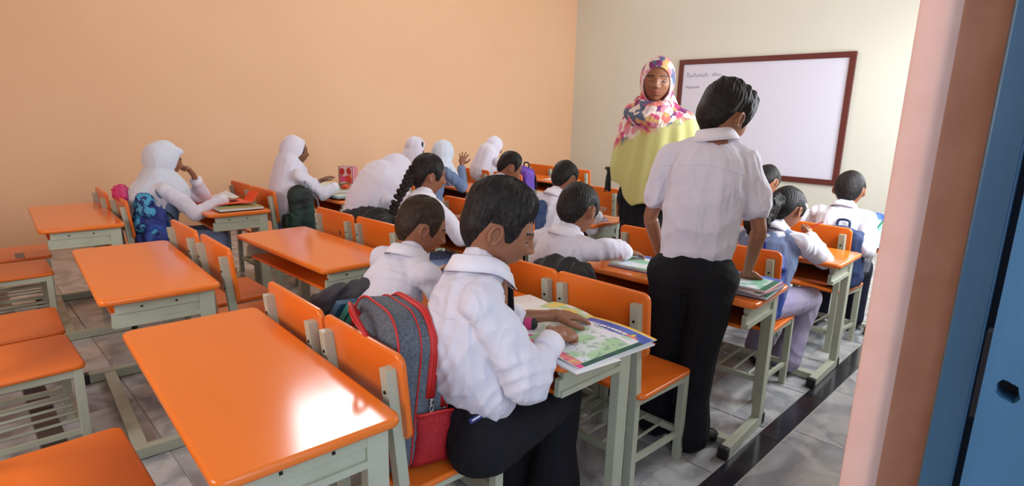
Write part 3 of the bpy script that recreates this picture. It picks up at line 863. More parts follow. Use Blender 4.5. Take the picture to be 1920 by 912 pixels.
def make_person(spec):
    s = spec.get('s', 1.0); q = spec.get('q', 2)      # q: 0 near, 1 mid, 2 far
    vox = {0: .0030, 1: .0042, 2: .0058}[q]; cv = {0: .0055, 1: .007, 2: .009}[q]
    hip = N3(spec['hip']); nb = N3(spec['neck']); C = N3(spec['head'])
    by = math.radians(spec.get('yaw', 0)); Bf = N3([-math.sin(by), math.cos(by), 0]); Br = N3([math.cos(by), math.sin(by), 0])
    hy, hp, hr = [math.radians(a) for a in spec.get('look', (0, -20, 0))]
    R = frame(hy, hp, hr); h = spec.get('hh', .112) * s
    root = empty('person', (hip[0], hip[1], 0)); rl = (hip[0], hip[1], 0)
    tag(root, spec['label'], 'person', spec.get('group'))
    skinm = spec.get('skin', 'skin')
    fem = spec.get('female', False)
    sw = spec.get('sw', .145) * s
    up = unit(nb - hip)
    shd = spec.get('shd', .035) * s
    shR = N3(spec.get('shR', nb + Br * sw - up * shd)); shL = N3(spec.get('shL', nb - Br * sw - up * shd))
    ua, fa = .225 * s, .205 * s
    arms = []
    for side, sh in ((1, shR), (-1, shL)):
        k = 'R' if side > 0 else 'L'
        w = spec.get('wrist' + k)
        if w is None: arms.append(None); continue
        w = N3(w); e = spec.get('elbow' + k)
        e = N3(e) if e is not None else ik(sh, w, ua, fa, spec.get('hint' + k, Br * side * .6 + N3([0, 0, -1])))
        arms.append((side, sh, e, w, k))
    stand = spec.get('stand', False)
    th, sn = .37 * s, .37 * s
    legs = []
    for side in (1, -1):
        k = 'R' if side > 0 else 'L'
        hj = hip + Br * side * .075 * s - N3([0, 0, .02])
        kn = spec.get('knee' + k); an = spec.get('ankle' + k)
        if kn is None: kn = hj + Bf * th * .98 + Br * side * .03 + N3([0, 0, -.0])
        kn = N3(kn)
        if an is None: an = N3([kn[0], kn[1] - .02, .075]) + Br * side * .01
        legs.append((side, hj, kn, N3(an)))
    # ---- skin body
    parts = []
    D, F = sphere_dirs(144 if q == 0 else 96, 96 if q == 0 else 64)
    b = Blob(); b.grid(C + (head_face(D) * h) @ R.T, F)
    nt = C + R @ np.array([0, -.17, -.50]) * h
    b.cap(nb - up * .03, nt, .047 * s, .043 * s)
    b.cap(nb, C + R @ np.array([0, .15, -.62]) * h, .040 * s, .036 * s)
    if not spec.get('scarf'): ear_parts(b, C, R, h)
    V, F = b.build(vox, 3 if q == 0 else 2, .4)
    parts.append((V, F, face_mats(V, F, C, R, h)))
    if spec.get('eyes', False):
        for sd in (-1, 1): parts.append(eye_part(C, R, h, sd, 0))
    core = Blob()
    core.path([hip, hip + (nb - hip) * .5, nb - up * .05], [.085 * s, .075 * s, .08 * s]); core.cap(nb - up * .08, nb, .05 * s, .045 * s)
    core.cap(shL, shR, .035 * s, .035 * s)
    for side, hj, kn, an in legs:
        core.path([hip, hj, kn, an], [.06 * s, .06 * s, .042 * s, .030 * s])
    for a in arms:
        if a: core.path([a[1], a[2], a[3]], [.034 * s, .028 * s, .019 * s])
    V, F = core.build(.012, 2); parts.append((V, F, 0))
    for a in arms:
        if not a: continue
        side, sh, e, w, k = a
        d = unit(spec.get('hand' + k, w - e)); hu = spec.get('palmup' + k, (0, 0, 1))
        hb = Blob(); bare = spec.get('bare' + k, .35)
        hb.cap(e + (w - e) * (1 - bare), w, (.019 + .012 * bare) * s, .0175 * s)
        # thumb lies towards the body's midline for palms-down hands
        curl = spec.get('curl' + k, .35)
        hand(hb, w, d, hu, -side * spec.get('flip' + k, 1), spec.get('hs', .94) * s, curl, spec.get('spread' + k, .05), spec.get('thumb' + k, .4))
        hv = {0: .0024, 1: .0034, 2: .0042}[q]
        V, F = hb.build(hv, 2, .35); parts.append((V, F, 0))
    to_mesh('body', parts, [skinm, 'lip', 'brow', 'eye_white', 'iris'], root, rl)
    # ---- hair
    hs = spec.get('hair', None)
    if hs:
        V, F = hair_mesh(C, R, h, **{**dict(q={0: 1.4, 1: .9, 2: .6}[q], seed=int(abs(hip[0] * 100))), **hs})
        to_mesh('hair', [(V, F, 0)], [spec.get('hairm', 'hair')], root, rl)
    # ---- shirt
    if spec.get('shirt', True):
        b = Blob(); sm = spec.get('shirtm', 'shirt'); W = spec.get('w', 1.0) * s
        bell = spec.get('belly', .0)
        h0 = hip + up * (.0 if not stand else .02)
        mid = hip + (nb - hip) * .42 + Bf * spec.get('bend', -.02)
        chest = hip + (nb - hip) * .74 + Bf * spec.get('bend2', -.015)
        fl = (Bf, .70)
        wst = h0 + up * spec.get('wst', .075) * s
        b.path([wst, mid, chest, nb - up * .045], [.131 * W, .137 * W, .140 * W, .085 * W], fl)
        b.cap(shL, shR, .048 * s, .048 * s); b.cap(nb - up * .02, shR, .052 * s, .050 * s); b.cap(nb - up * .02, shL, .052 * s, .050 * s)
        b.cap(nb - up * .07, nb + up * .028 * s, .075 * s, .056 * s)
        for a in arms:
            if not a: continue
            side, sh, e, w, k = a
            if spec.get('short'):
                e2 = sh + (e - sh) * .62
                b.path([sh, sh + (e - sh) * .3, e2], [.052 * s, .056 * s, .060 * s])
            else:
                cuff = e + (w - e) * (1 - spec.get('bare' + k, .35) + .04)
                slack = e + unit(e - (sh + w) / 2) * .012 * s - N3([0, 0, .008])
                sv = s * spec.get('slv', 1.0); b.path([sh, (sh + e) / 2, slack, (slack + cuff) / 2, cuff], [.047 * s, .052 * sv, .052 * sv, .047 * sv, .034 * s])
        V, F = b.build(cv, 3)
        V = folds(V, F, spec.get('fold', .0065), 9, seed=int(abs(nb[1]) * 997) % 1000, stretch=(1, 1, .55))
        V = folds(V, F, spec.get('fold', .0065) * .3, 26, seed=5)
        sh_o = to_mesh('shirt', [(V, F, 0)], [sm], root, rl)
        if spec.get('seams'):
            bvh = BVHTree.FromPolygons([Vector(v) for v in V - N3(rl)], F.tolist())
            def seam(pts):
                out = []
                for p in spline(pts, 10):
                    r_ = bvh.ray_cast(Vector(p) - Vector(rl), Vector(Bf))
                    if r_[0] is not None: out.append(r_[0] + r_[1] * .0004)
                bm = bmesh.new(); tube_pts(bm, out, .0016, 5); from_bm('seam', bm, sm, sh_o, True)
            far = N3(Bf) * -.4
            seam([shL + far - up * .035 * s - Br * .0, nb + far - up * .085 * s, shR + far - up * .035 * s + Br * .0])

        # collar and cuffs
        if not spec.get('scarf'):
            V, F = collar_mesh(nb + up * .012 * s, unit(nt - nb) * .6 + up * .4, Bf, r=.056, hgt=.040, flare=.028, s=s * spec.get('cs', 1.0))
            to_mesh('collar', [(V, F, 0)], ['collar'], sh_o, rl)
        for a in arms:
            if not a or spec.get('short'): continue
            side, sh, e, w, k = a
            cuff = e + (w - e) * (1 - spec.get('bare' + k, .35) + .04); dd = unit(w - e)
            bm = bmesh.new()
            tube_pts(bm, [Vector(cuff - dd * .030 * s), Vector(cuff - dd * .028 * s), Vector(cuff + dd * .018 * s), Vector(cuff + dd * .021 * s), Vector(cuff + dd * .018 * s), Vector(cuff - dd * .01 * s)], [.036 * s, .0395 * s, .0385 * s, .036 * s, .0335 * s, .030 * s], 20)
            for v in bm.verts: v.co -= Vector(rl)
            from_bm('cuff', bm, spec.get('cuffm', 'collar'), sh_o, True)
    # ---- trousers
    if spec.get('legs', True):
        b = Blob(); tm = spec.get('trm', 'trousers'); hw = spec.get('hem', .062) * s
        b.ell(hip - N3([0, 0, .0]) + up * .01, (.118 * s, .105 * s, .092 * s), Matrix.Rotation(by, 3, 'Z'))
        b.ell(hip + up * .08 * s, (.112 * s, .080 * s, .075 * s), Matrix.Rotation(by, 3, 'Z'))
        if spec.get('wst'): b.ell(hip + up * (spec['wst'] + .02) * s, (.116 * s, .084 * s, .075 * s), Matrix.Rotation(by, 3, 'Z'))
        for side, hj, kn, an in legs:
            end = an + (kn - an) * (.02 if stand else .05)
            b.path([hip + up * .0, hj], [.10 * s, .095 * s])
            b.path([hj, (hj + kn) / 2, kn, (kn + end) / 2, end], [.092 * s, .080 * s, .068 * s, .062 * s, hw])
        V, F = b.build(cv * 1.1, 3)
        V = folds(V, F, .006, 9, seed=int(abs(hip[0]) * 733) % 1000, stretch=(1, 1, .8)); V = flatten_bottom(V, .012)
        if not stand: V[:, 2] = np.where((V[:, 2] < .409) & (V[:, 2] > .36) & (np.abs((V - hip) @ Bf) < .17), .409, V[:, 2])
        to_mesh('trousers', [(V, F, 0)], [tm], root, rl)
    if spec.get('feet', True):
        for side, hj, kn, an in legs:
            b = Blob(); shoe(b, an, spec.get('toe', Bf) if not isinstance(spec.get('toe', None), dict) else spec['toe'][side], s)
            V, F = b.build(.006, 3); to_mesh('shoe', [(flatten_bottom(V), F, 0)], ['shoe'], root, rl)
    # ---- scarf
    sc = spec.get('scarf')
    if sc:
        b = Blob()
        def P(x, y, z): return C + R @ np.array([x, y, z]) * h
        rot = Matrix(R.tolist())
        b.ell(P(0, -.06, .04), (.82 * h, .98 * h, 1.10 * h), rot, 28)
        b.ell(P(0, -.02, -.45), (.74 * h, .84 * h, .75 * h), rot, 24)
        if sc.get('brim'): b.cap(P(-.2, .62, .62), P(.2, .62, .62), .26 * h, .26 * h); b.cap(P(0, .3, .7), P(0, 1.02, .55), .30 * h, .12 * h)
        b.path([P(0, -.1, -.5), nb], [.72 * h, .105 * s], (Bf, .9))
        for pts, rs, fl in sc['drape']:
            b.path([N3(p) for p in pts], rs, (Bf, fl))
        V, F = b.build(sc.get('vox', cv), 4)
        V = folds(V, F, sc.get('fold', .007), sc.get('freq', 7), seed=int(abs(nb[0] * 313)), stretch=(1, 1, .22))
        L = (V - C) @ R / h
        ow, oh = sc.get('open', (.60, .82))
        rr = (L[:, 0] / ow) ** 2 + ((L[:, 2] + .20) / oh) ** 2
        m = (1 - sstep(.82, 1.06, rr)) * (L[:, 1] > 0)
        L[:, 1] -= m * .46
        V = C + (L * h) @ R.T
        to_mesh('headscarf', [(V, F, 0)], [sc.get('mat', 'hijab')], root, rl)
    return root, dict(C=C, R=R, h=h, nb=nb, rl=rl, Bf=Bf, Br=Br, up=up, arms=arms)

def seat_pt(x, yfront, dx=0, back=.20): return (x + dx, yfront - back, .487)

PPL = {}
# 1 nearest boy
PPL['boy1'] = make_person(dict(seams=True, wst=.125, hs=1.04, label='nearest boy in a long-sleeved white shirt and black trousers, reading the atlas on the desk', q=0, s=1.10, hh=.113,
    hip=(-1.195, 1.065, .50), neck=(-1.235, 1.095, .960), head=(-1.225, 1.155, 1.085), look=(-42, -22, 0), yaw=-34,
    shR=(-1.125, 1.005, .905), shL=(-1.345, 1.185, .91), sw=.15, slv=1.15,
    elbowR=(-1.035, 1.105, .705), wristR=(-1.070, 1.262, .760), handR=(-.15, 1, -.05), curlR=1.0, bareR=.26, palmupR=(.25, 0, 1), thumbR=0,
    elbowL=(-1.375, 1.20, .745), wristL=(-1.215, 1.40, .758), handL=(.42, 1, -.10), curlL=.22, bareL=.5, spreadL=.02,
    kneeR=(-1.175, 1.43, .475), kneeL=(-1.36, 1.44, .465), ankleR=(-1.18, 1.42, .085), ankleL=(-1.38, 1.42, .085),
    hair=dict(top=.26, side=.06, line=-.02, fringe=.5, rag=.05), hem=.088, trm='trousers', w=1.04, fold=.011, bend=-.03, bend2=-.03, cs=1.02))
# 2 boy beside him
PPL['boy2'] = make_person(dict(label='brown-haired boy in a white shirt beside the nearest boy, seen from behind', q=1, s=1.0, hh=.110, group=None,
    hip=(-1.80, 1.03, .487), neck=(-1.78, 1.215, .875), head=(-1.785, 1.28, .985), look=(-24, -22, 0),
    wristR=(-1.68, 1.42, .745), wristL=(-1.92, 1.42, .745), sw=.155,
    hair=dict(top=.13, side=.05, line=-.02), hairm='hair_brown'))
# 3 standing boy
PPL['standing'] = make_person(dict(seams=True, label='standing boy in a short-sleeved white shirt and black trousers, seen from behind', q=0, s=1.13, hh=.112, stand=True, short=True,
    hip=(-1.13, 2.20, .79), neck=(-1.145, 2.315, 1.335), head=(-1.138, 2.352, 1.428), look=(-16, -26, 4), yaw=20, sw=.155, shd=.05,
    shL=(-1.30, 2.25, 1.262), shR=(-1.015, 2.36, 1.245),
    elbowR=(-.94, 2.37, .98), wristR=(-1.00, 2.45, .785), handR=(-.1, .35, -1), palmupR=(.3, -1, -.3), curlR=.35, bareR=.9,
    elbowL=(-1.375, 2.235, .985), wristL=(-1.335, 2.30, .785), handL=(.1, .15, -1), palmupL=(-.4, -1, 0), curlL=.3, bareL=.9,
    kneeR=(-1.07, 2.20, .43), ankleR=(-1.065, 2.175, .075), kneeL=(-1.22, 2.21, .43), ankleL=(-1.24, 2.20, .075), toe={1: (.35, 1), -1: (-.1, 1)},
    hair=dict(top=.27, side=.11, line=-.06, tuft=.07, rag=.05), hem=.082, w=1.02, fold=.009, cs=1.0))
# 4 teacher
PPL['teacher'] = make_person(dict(label='woman in a flowery headscarf and long yellow-green shawl, standing by the desks', q=0, s=1.20, hh=.112, stand=True, eyes=True, female=True, shirt=False,
    sw=.12, hip=(-2.10, 3.36, .92), neck=(-2.07, 3.35, 1.49), head=(-2.06, 3.31, 1.648), look=(-150, -4, -3), yaw=-160, skin='skin',
    kneeR=(-2.18, 3.36, .48), kneeL=(-2.02, 3.36, .48), ankleR=(-2.18, 3.38, .08), ankleL=(-2.02, 3.38, .08),
    scarf=dict(mat='hijab', drape=[], fold=.004), hair=dict(top=.06, side=.03, line=-.02), trm='trousers', hem=.10))
# 5 girl resting her cheek
x, y = -4.57, 1.215
PPL['g5'] = make_person(dict(label='veiled girl in white and blue-grey resting her face on her hand, leftmost pupil', q=1, s=1.06, hh=.116, female=True, skin='skin',
    hip=(x, y - .20, .487), neck=(x, y - .14, .89), head=(x, y - .10, 1.045), look=(0, -14, 0),
    elbowR=(x + .19, y + .02, .70), wristR=(x + .12, y + .24, .755), handR=(-.2, 1, -.1), bareR=.1,
    elbowL=(x - .12, y + .17, .745), wristL=(x - .03, y + .09, .925), handL=(.15, -.55, 1), palmupL=(0, 1, .3), curlL=.9, bareL=.3,
    scarf=dict(mat='hijab_blue', brim=True, drape=[([(x, y - .17, .92), (x - .01, y - .25, .80), (x - .03, y - .27, .72)], [.12, .13, .12], .7), ([(x, y - .1, .90), (x + .04, y - .07, .83)], [.12, .13], .8)]),
    trm='vest', shirtm='shirt', hem=.09, w=1.1))
# 6 girl with the long veil
x, y = -4.50, 2.15
PPL['g6'] = make_person(dict(label='girl in profile under a long straight white veil, by the peach wall', q=1, s=1.02, hh=.112, female=True, skin='skin_dark',
    hip=(x, y - .20, .487), neck=(x, y - .17, .94), head=(x, y - .13, 1.085), look=(-4, -4, 0),
    wristR=(x + .06, y + .20, .80), handR=(-.2, 1, .3), bareR=.3, curlR=.3, wristL=(x - .16, y + .16, .82), handL=(.1, 1, .5), bareL=.25,
    hair=dict(top=.07, side=.03, line=.0), shirtm='shirt',
    scarf=dict(open=(.76, .90), drape=[([(x, y - .19, 1.0), (x - .01, y - .22, .85), (x - .01, y - .25, .66)], [.115, .135, .145], .8), ([(x, y - .14, .97), (x + .06, y - .10, .74)], [.10, .07], .9)], fold=.007, freq=9), trm='vest'))
# 7 girl bowed under veil
x, y = -3.30, 2.10
PPL['g7'] = make_person(dict(label='girl bowed forward under a wide white veil, behind the girl with the braid', q=1, s=1.05, hh=.116, female=True,
    hip=(x, y - .22, .487), neck=(x + .0, y - .08, .90), head=(x + .01, y + .05, 1.01), look=(-8, -48, 0),
    wristR=(x + .14, y + .26, .745), wristL=(x - .12, y + .26, .745),
    scarf=dict(drape=[([(x, y + .02, 1.0), (x, y - .06, .96), (x - .01, y - .14, .84), (x - .02, y - .19, .68)], [.13, .155, .16, .15], .85), ([(x + .06, y - .02, .92), (x + .12, y + .03, .80)], [.13, .11], .8)], fold=.006, freq=5), trm='vest'))
# 8 girl with the braid
x, y = -2.80, 2.118
PPL['g8'] = make_person(dict(label='girl in profile with a long thick black braid over her white shirt', q=1, s=1.0, hh=.112, female=True,
    hip=(x, y - .20, .487), neck=(x, y - .09, .91), head=(x - .01, y - .04, 1.045), look=(-20, -10, 0),
    wristR=(x + .12, y + .22, .745), wristL=(x - .12, y + .24, .745), hair=dict(top=.20, side=.15, line=-.03, fade=.45), trm='vest'))
# 9 far left girl of the third wall row, only the veil top shows
x, y = -5.0, 3.50
PPL['g9'] = make_person(dict(label='veiled girl of whom only the white veil top shows, behind the bowed girl', q=2, s=1.0, hh=.110, female=True,
    hip=(x, y - .18, .487), neck=(x, y - .06, .93), head=(x, y + .03, 1.05), look=(-6, -14, 0), wristR=(x + .12, y + .24, .745), wristL=(x - .12, y + .24, .745),
    hair=dict(top=.1, side=.04), scarf=dict(drape=[([(x, y - .02, .98), (x, y - .14, .80)], [.12, .14], .8)]), trm='vest'))
# 10 girl with raised hand
x, y = -4.46, 3.50
PPL['g10'] = make_person(dict(label='veiled girl in a blue-grey tunic raising an open hand beside her face', q=1, s=1.03, hh=.114, female=True, skin='skin',
    hip=(x, y - .20, .487), neck=(x, y - .10, .90), head=(x, y - .03, 1.035), look=(-3, -6, 0), shirtm='vest', cuffm='vest',
    elbowR=(x + .18, y + .06, .74), wristR=(x + .06, y + .15, .925), handR=(.10, .2, 1), palmupR=(-.8, .6, 0), curlR=.14, spreadR=.30, bareR=.25, thumbR=.9,
    wristL=(x - .12, y + .22, .745),
    scarf=dict(mat='hijab_blue', drape=[([(x, y - .06, .95), (x + .01, y - .13, .86)], [.115, .13], .8), ([(x + .02, y - .02, .90), (x + .08, y + .04, .80)], [.09, .06], .8)]), trm='vest'))
# 11 farthest girl
x, y = -4.93, 4.66
PPL['g11'] = make_person(dict(label='farthest veiled girl, white veil above the orange chair near the room corner', q=2, s=1.0, hh=.110, female=True,
    hip=(x, y - .20, .487), neck=(x, y - .16, .92), head=(x + .02, y - .10, 1.05), look=(-12, -20, 0), wristR=(x + .12, y + .22, .745), wristL=(x - .12, y + .22, .745),
    scarf=dict(drape=[([(x, y - .2, .98), (x - .03, y - .26, .80)], [.125, .15], .75)]), trm='vest'))
# 12 boy bent low, middle column
x, y = -3.22, 3.09
PPL['b12'] = make_person(dict(label='dark-haired boy bending his face low over the desk, left of the purple bag', q=2, s=1.0, hh=.110,
    hip=(x, y - .20, .487), neck=(x, y - .04, .90), head=(x, y + .06, 1.015), look=(-28, -30, 0), wristR=(x + .12, y + .24, .745), wristL=(x - .12, y + .26, .745),
    hair=dict(top=.18, side=.07)))
# 13 boy with navy backpack
x, y = -2.62, 3.11
PPL['b13'] = make_person(dict(label='boy with short dark hair and white shirt in front of the navy backpack', q=2, s=1.02, hh=.112,
    hip=(x - .02, y - .20, .487), neck=(x, y - .09, .865), head=(x, y - .005, .985), look=(4, -26, 0), wristR=(x + .14, y + .24, .745), wristL=(x - .12, y + .26, .745),
    hair=dict(top=.17, side=.06)))
# 14 boy writing beside the standing boy
x, y = -1.66, 2.107
PPL['b14'] = make_person(dict(label='dark-haired boy in white writing with his arm on the desk, left of the standing boy', q=1, s=1.04, hh=.112,
    hip=(x - .02, y - .20, .487), neck=(x - .02, y - .08, .87), head=(x - .02, y - .01, .985), look=(4, -26, -4),
    elbowR=(x + .10, y + .16, .80), wristR=(x + .055, y + .30, .752), handR=(.45, 1, -.1), bareR=.2, wristL=(x - .16, y + .24, .75),
    hair=dict(top=.16, side=.10, line=-.06, rag=.06)))
# 15 boy before the whiteboard corner
x, y = -1.70, 4.22
PPL['b15'] = make_person(dict(label='boy whose dark head shows below the whiteboard, behind the ponytailed girl', q=2, s=1.0, hh=.112,
    hip=(x, y - .2, .487), neck=(x, y - .02, .86), head=(x, y + .08, .985), look=(-6, -34, 0), wristR=(x + .25, y + .36, .76), wristL=(x - .12, y + .26, .76), handR=(.1, 1, 0),
    hair=dict(top=.15, side=.08, line=-.04)))
# 16 ponytailed girl
x, y = -1.19, 3.21
PPL['g16'] = make_person(dict(label='girl with a curly dark ponytail writing with a red pencil, in lilac trousers', q=1, s=1.02, hh=.112, female=True, skin='skin',
    hip=(x, y - .20, .487), neck=(x + .02, y - .06, .84), head=(x + .035, y + .02, .955), look=(-16, -24, 0), yaw=-6,
    elbowR=(x + .22, y + .12, .71), wristR=(x + .10, y + .27, .775), handR=(-.3, .7, .5), palmupR=(.8, .2, .4), curlR=.8, bareR=.1, wristL=(x - .16, y + .24, .75),
    kneeR=(x + .17, y + .17, .455), ankleR=(x + .11, y + .10, .08), kneeL=(x - .06, y + .18, .455), ankleL=(x - .06, y + .15, .08),
    hair=dict(top=.12, side=.12, line=-.03, fade=.4, rag=.05), trm='lilac', hem=.085))
# 17 boy holding a book
x, y = -1.13, 4.22
PPL['b17'] = make_person(dict(label='rightmost boy, white shirt and dark trousers, holding up an open book', q=2, s=1.02, hh=.112,
    hip=(x, y - .2, .487), neck=(x, y - .04, .865), head=(x - .005, y + .03, .985), look=(6, -8, 0), wristR=(x + .15, y - .07, .70), handR=(.5, 1, .3), elbowR=(x + .21, y - .24, .68), bareR=.15,
    wristL=(x - .20, y + .30, .76), handL=(-.3, 1, 0), ankleR=(x + .10, y + .2, .08), hair=dict(top=.17, side=.10, line=-.08, rag=.02), trm='navy_denim'))
# ------------------------------------------------------------------ extras worn by people
def child_blob(key, name, b, vox, m, fold=0, freq=20, smooth=3, stretch=(1, 1, .5)):
    root, info = PPL[key]; V, F = b.build(vox, smooth)
    if fold: V = folds(V, F, fold, freq, 3, stretch)
    return to_mesh(name, [(V, F, 0)], [m], root, info['rl'])

# braid
root, I = PPL['g8']; C, R, h = I['C'], I['R'], I['h']
def hp(I, x, y, z): return I['C'] + I['R'] @ np.array([x, y, z]) * I['h']
b = Blob()
cur = spline([hp(I, .12, -.75, .35), hp(I, .16, -.98, -.1), hp(I, .22, -1.15, -.6), hp(I, .28, -1.42, -1.15), hp(I, .30, -1.62, -1.75), hp(I, .30, -1.68, -2.2)], 4)
n = len(cur)
for i, p in enumerate(cur):
    t = i / (n - 1); r = (.034 - .014 * t) 
    side = (-1) ** i
    b.ell(p + Vector((.013 * side, 0.013 * side, 0)) * (1 - .3 * t), (r * .72, r * .85, r * .62), Matrix.Rotation(side * .7, 3, 'X'), 14)
child_blob('g8', 'braid', b, .0035, 'hair', 0, smooth=0)
# ponytail, curly
root, I = PPL['g16']; b = Blob(); rg = random.Random(3)
for i in range(70):
    t = i / 69; p = hp(I, .12 - .05 * t + rg.uniform(-.22, .22) * (.6 + t), -.85 - .65 * min(1, t * 2.0) + rg.uniform(-.25, .25), .15 - 1.75 * t ** 1.2)
    b.ell(p, (.028, .028, .036), seg=10)
child_blob('g16', 'ponytail', b, .006, 'hair', .006, 40, 1)
b = Blob(); b.cap(hp(I, .74, .20, .42), hp(I, .70, .36, .38), .009, .009); o = child_blob('g16', 'hair_clip', b, .004, 'paper', smooth=1)
# blue-grey vest pieces on the girls
for key in ('g16', 'g5'):
    root, I = PPL[key]; nb = I['nb']; Bf, Br, up = I['Bf'], I['Br'], I['up']
    b = Blob()
    b.path([nb - up * .38, nb - up * .14, nb - up * .05], [.160, .164, .108], (Bf, .80))
    for s in (-1, 1): b.cap(nb - up * .03 + Br * s * .05, nb - up * .055 + Br * s * .115, .064, .064)
    child_blob(key, 'vest', b, .007, 'vest', .004, 12)
# tie of the nearest boy
root, I = PPL['boy1']; nb = I['nb']
bm = bmesh.new()
pts = [Vector(nb) + Vector((.0, .085, .0)) - Vector(I['rl']), Vector(nb) + Vector((.0, .125, -.05)) - Vector(I['rl']), Vector(nb) + Vector((.0, .135, -.2)) - Vector(I['rl'])]
tube_pts(bm, pts, [.016, .018, .024], 8, flat=((0, 1, 0), .25)); from_bm('tie', bm, 'trousers', root, True)
bpy.context.view_layer.update()
for ch in root.children:
    if ch.name.startswith('trousers'):
        og = Vector((0, 0, 1.4163)) - Vector(I['rl']); dv = (Vector((-1.10, .973, .586)) - Vector((0, 0, 1.4163))).normalized()
        ok, hit, nor, _ = ch.ray_cast(og, dv)
        if ok:
            q = nor.to_track_quat('Z', 'Y').to_matrix()
            tx = Vector((.15, 1, .12)); tx = (tx - nor * tx.dot(nor)).normalized(); R3 = Matrix((tx, nor.cross(tx), nor)).transposed()
            bm = bmesh.new(); box(bm, hit + nor * .001, (.042, .015, .003), R3); lb = from_bm('pocket_label', bm, 'label_blue', ch); lb['label'] = 'blue woven label'
            bm = bmesh.new(); box(bm, hit + nor * .0028, (.026, .004, .001), R3); from_bm('label_stitching', bm, 'paper', ch)

# teacher: floral scarf material, shawl, cape of scarf, dress
def floral(name, mode):
    m = bpy.data.materials.new(name); m.use_nodes = True
    n = m.node_tree.nodes; l = m.node_tree.links; b = n['Principled BSDF']; b.inputs['Roughness'].default_value = .8; b.inputs['Specular IOR Level'].default_value = .15
    tc = n.new('ShaderNodeTexCoord')
    nz = n.new('ShaderNodeTexNoise'); nz.inputs['Scale'].default_value = 14; l.new(tc.outputs['Object'], nz.inputs[0])
    mixv = n.new('ShaderNodeMix'); mixv.data_type = 'VECTOR'; mixv.inputs[0].default_value = .08
    l.new(tc.outputs['Object'], mixv.inputs[4]); l.new(nz.outputs['Color'], mixv.inputs[5])
    v = n.new('ShaderNodeTexVoronoi'); v.inputs['Scale'].default_value = 26; l.new(mixv.outputs[1], v.inputs['Vector'])
    sep = n.new('ShaderNodeSeparateColor'); l.new(v.outputs['Color'], sep.inputs[0])
    r = n.new('ShaderNodeValToRGB'); r.color_ramp.interpolation = 'CONSTANT'
    cols = [(200, 84, 124), (228, 208, 204), (130, 64, 112), (216, 140, 158), (230, 216, 206), (206, 164, 112), (96, 108, 134), (216, 124, 112), (228, 210, 206)]
    e = r.color_ramp.elements; e[0].color = srgb(*cols[0]); e[0].position = 0; e[1].position = .12; e[1].color = srgb(*cols[1])
    for i, c in enumerate(cols[2:]):
        k = e.new(.24 + i * .11); k.color = srgb(*c)
    l.new(sep.outputs[0], r.inputs[0])
    r2 = n.new('ShaderNodeValToRGB'); r2.color_ramp.elements[0].position = .0; r2.color_ramp.elements[0].color = srgb(150, 40, 70)
    r2.color_ramp.elements[1].position = .25; r2.color_ramp.elements[1].color = (1, 1, 1, 1)
    l.new(v.outputs['Distance'], r2.inputs[0])
    mm = n.new('ShaderNodeMix'); mm.data_type = 'RGBA'; mm.blend_type = 'MULTIPLY'; mm.inputs[0].default_value = .55
    l.new(r.outputs[0], mm.inputs[6]); l.new(r2.outputs[0], mm.inputs[7])
    out = mm.outputs[2]
    if mode == 'shawl':
        sx = n.new('ShaderNodeSeparateXYZ'); l.new(tc.outputs['Object'], sx.inputs[0])
        n2 = n.new('ShaderNodeTexNoise'); n2.inputs['Scale'].default_value = 20; l.new(tc.outputs['Object'], n2.inputs[0])
        a = n.new('ShaderNodeMath'); a.operation = 'MULTIPLY_ADD'; a.inputs[1].default_value = .16; l.new(n2.outputs['Fac'], a.inputs[0]); l.new(sx.outputs[2], a.inputs[2])
        bb = n.new('ShaderNodeMath'); bb.operation = 'MULTIPLY_ADD'; bb.inputs[1].default_value = -.45; l.new(sx.outputs[0], bb.inputs[0]); l.new(a.outputs[0], bb.inputs[2])
        k = n.new('ShaderNodeMapRange'); k.inputs[1].default_value = 1.36; k.inputs[2].default_value = 1.42; l.new(bb.outputs[0], k.inputs[0])
        g = n.new('ShaderNodeMix'); g.data_type = 'RGBA'; g.inputs[6].default_value = srgb(198, 197, 130)
        l.new(k.outputs[0], g.inputs[0]); l.new(out, g.inputs[7]); out = g.outputs[2]
    l.new(out, b.inputs['Base Color'])
    return m
fm = floral('floral_scarf_print', 'full'); fs = floral('green_shawl_with_floral_yoke', 'shawl')
root, I = PPL['teacher']
for ch in root.children:
    if ch.name.startswith('headscarf'): ch.data.materials.clear(); ch.data.materials.append(fm)
bf, br = I['Bf'], I['Br']
T0 = N3([-2.055, 3.36, 0])
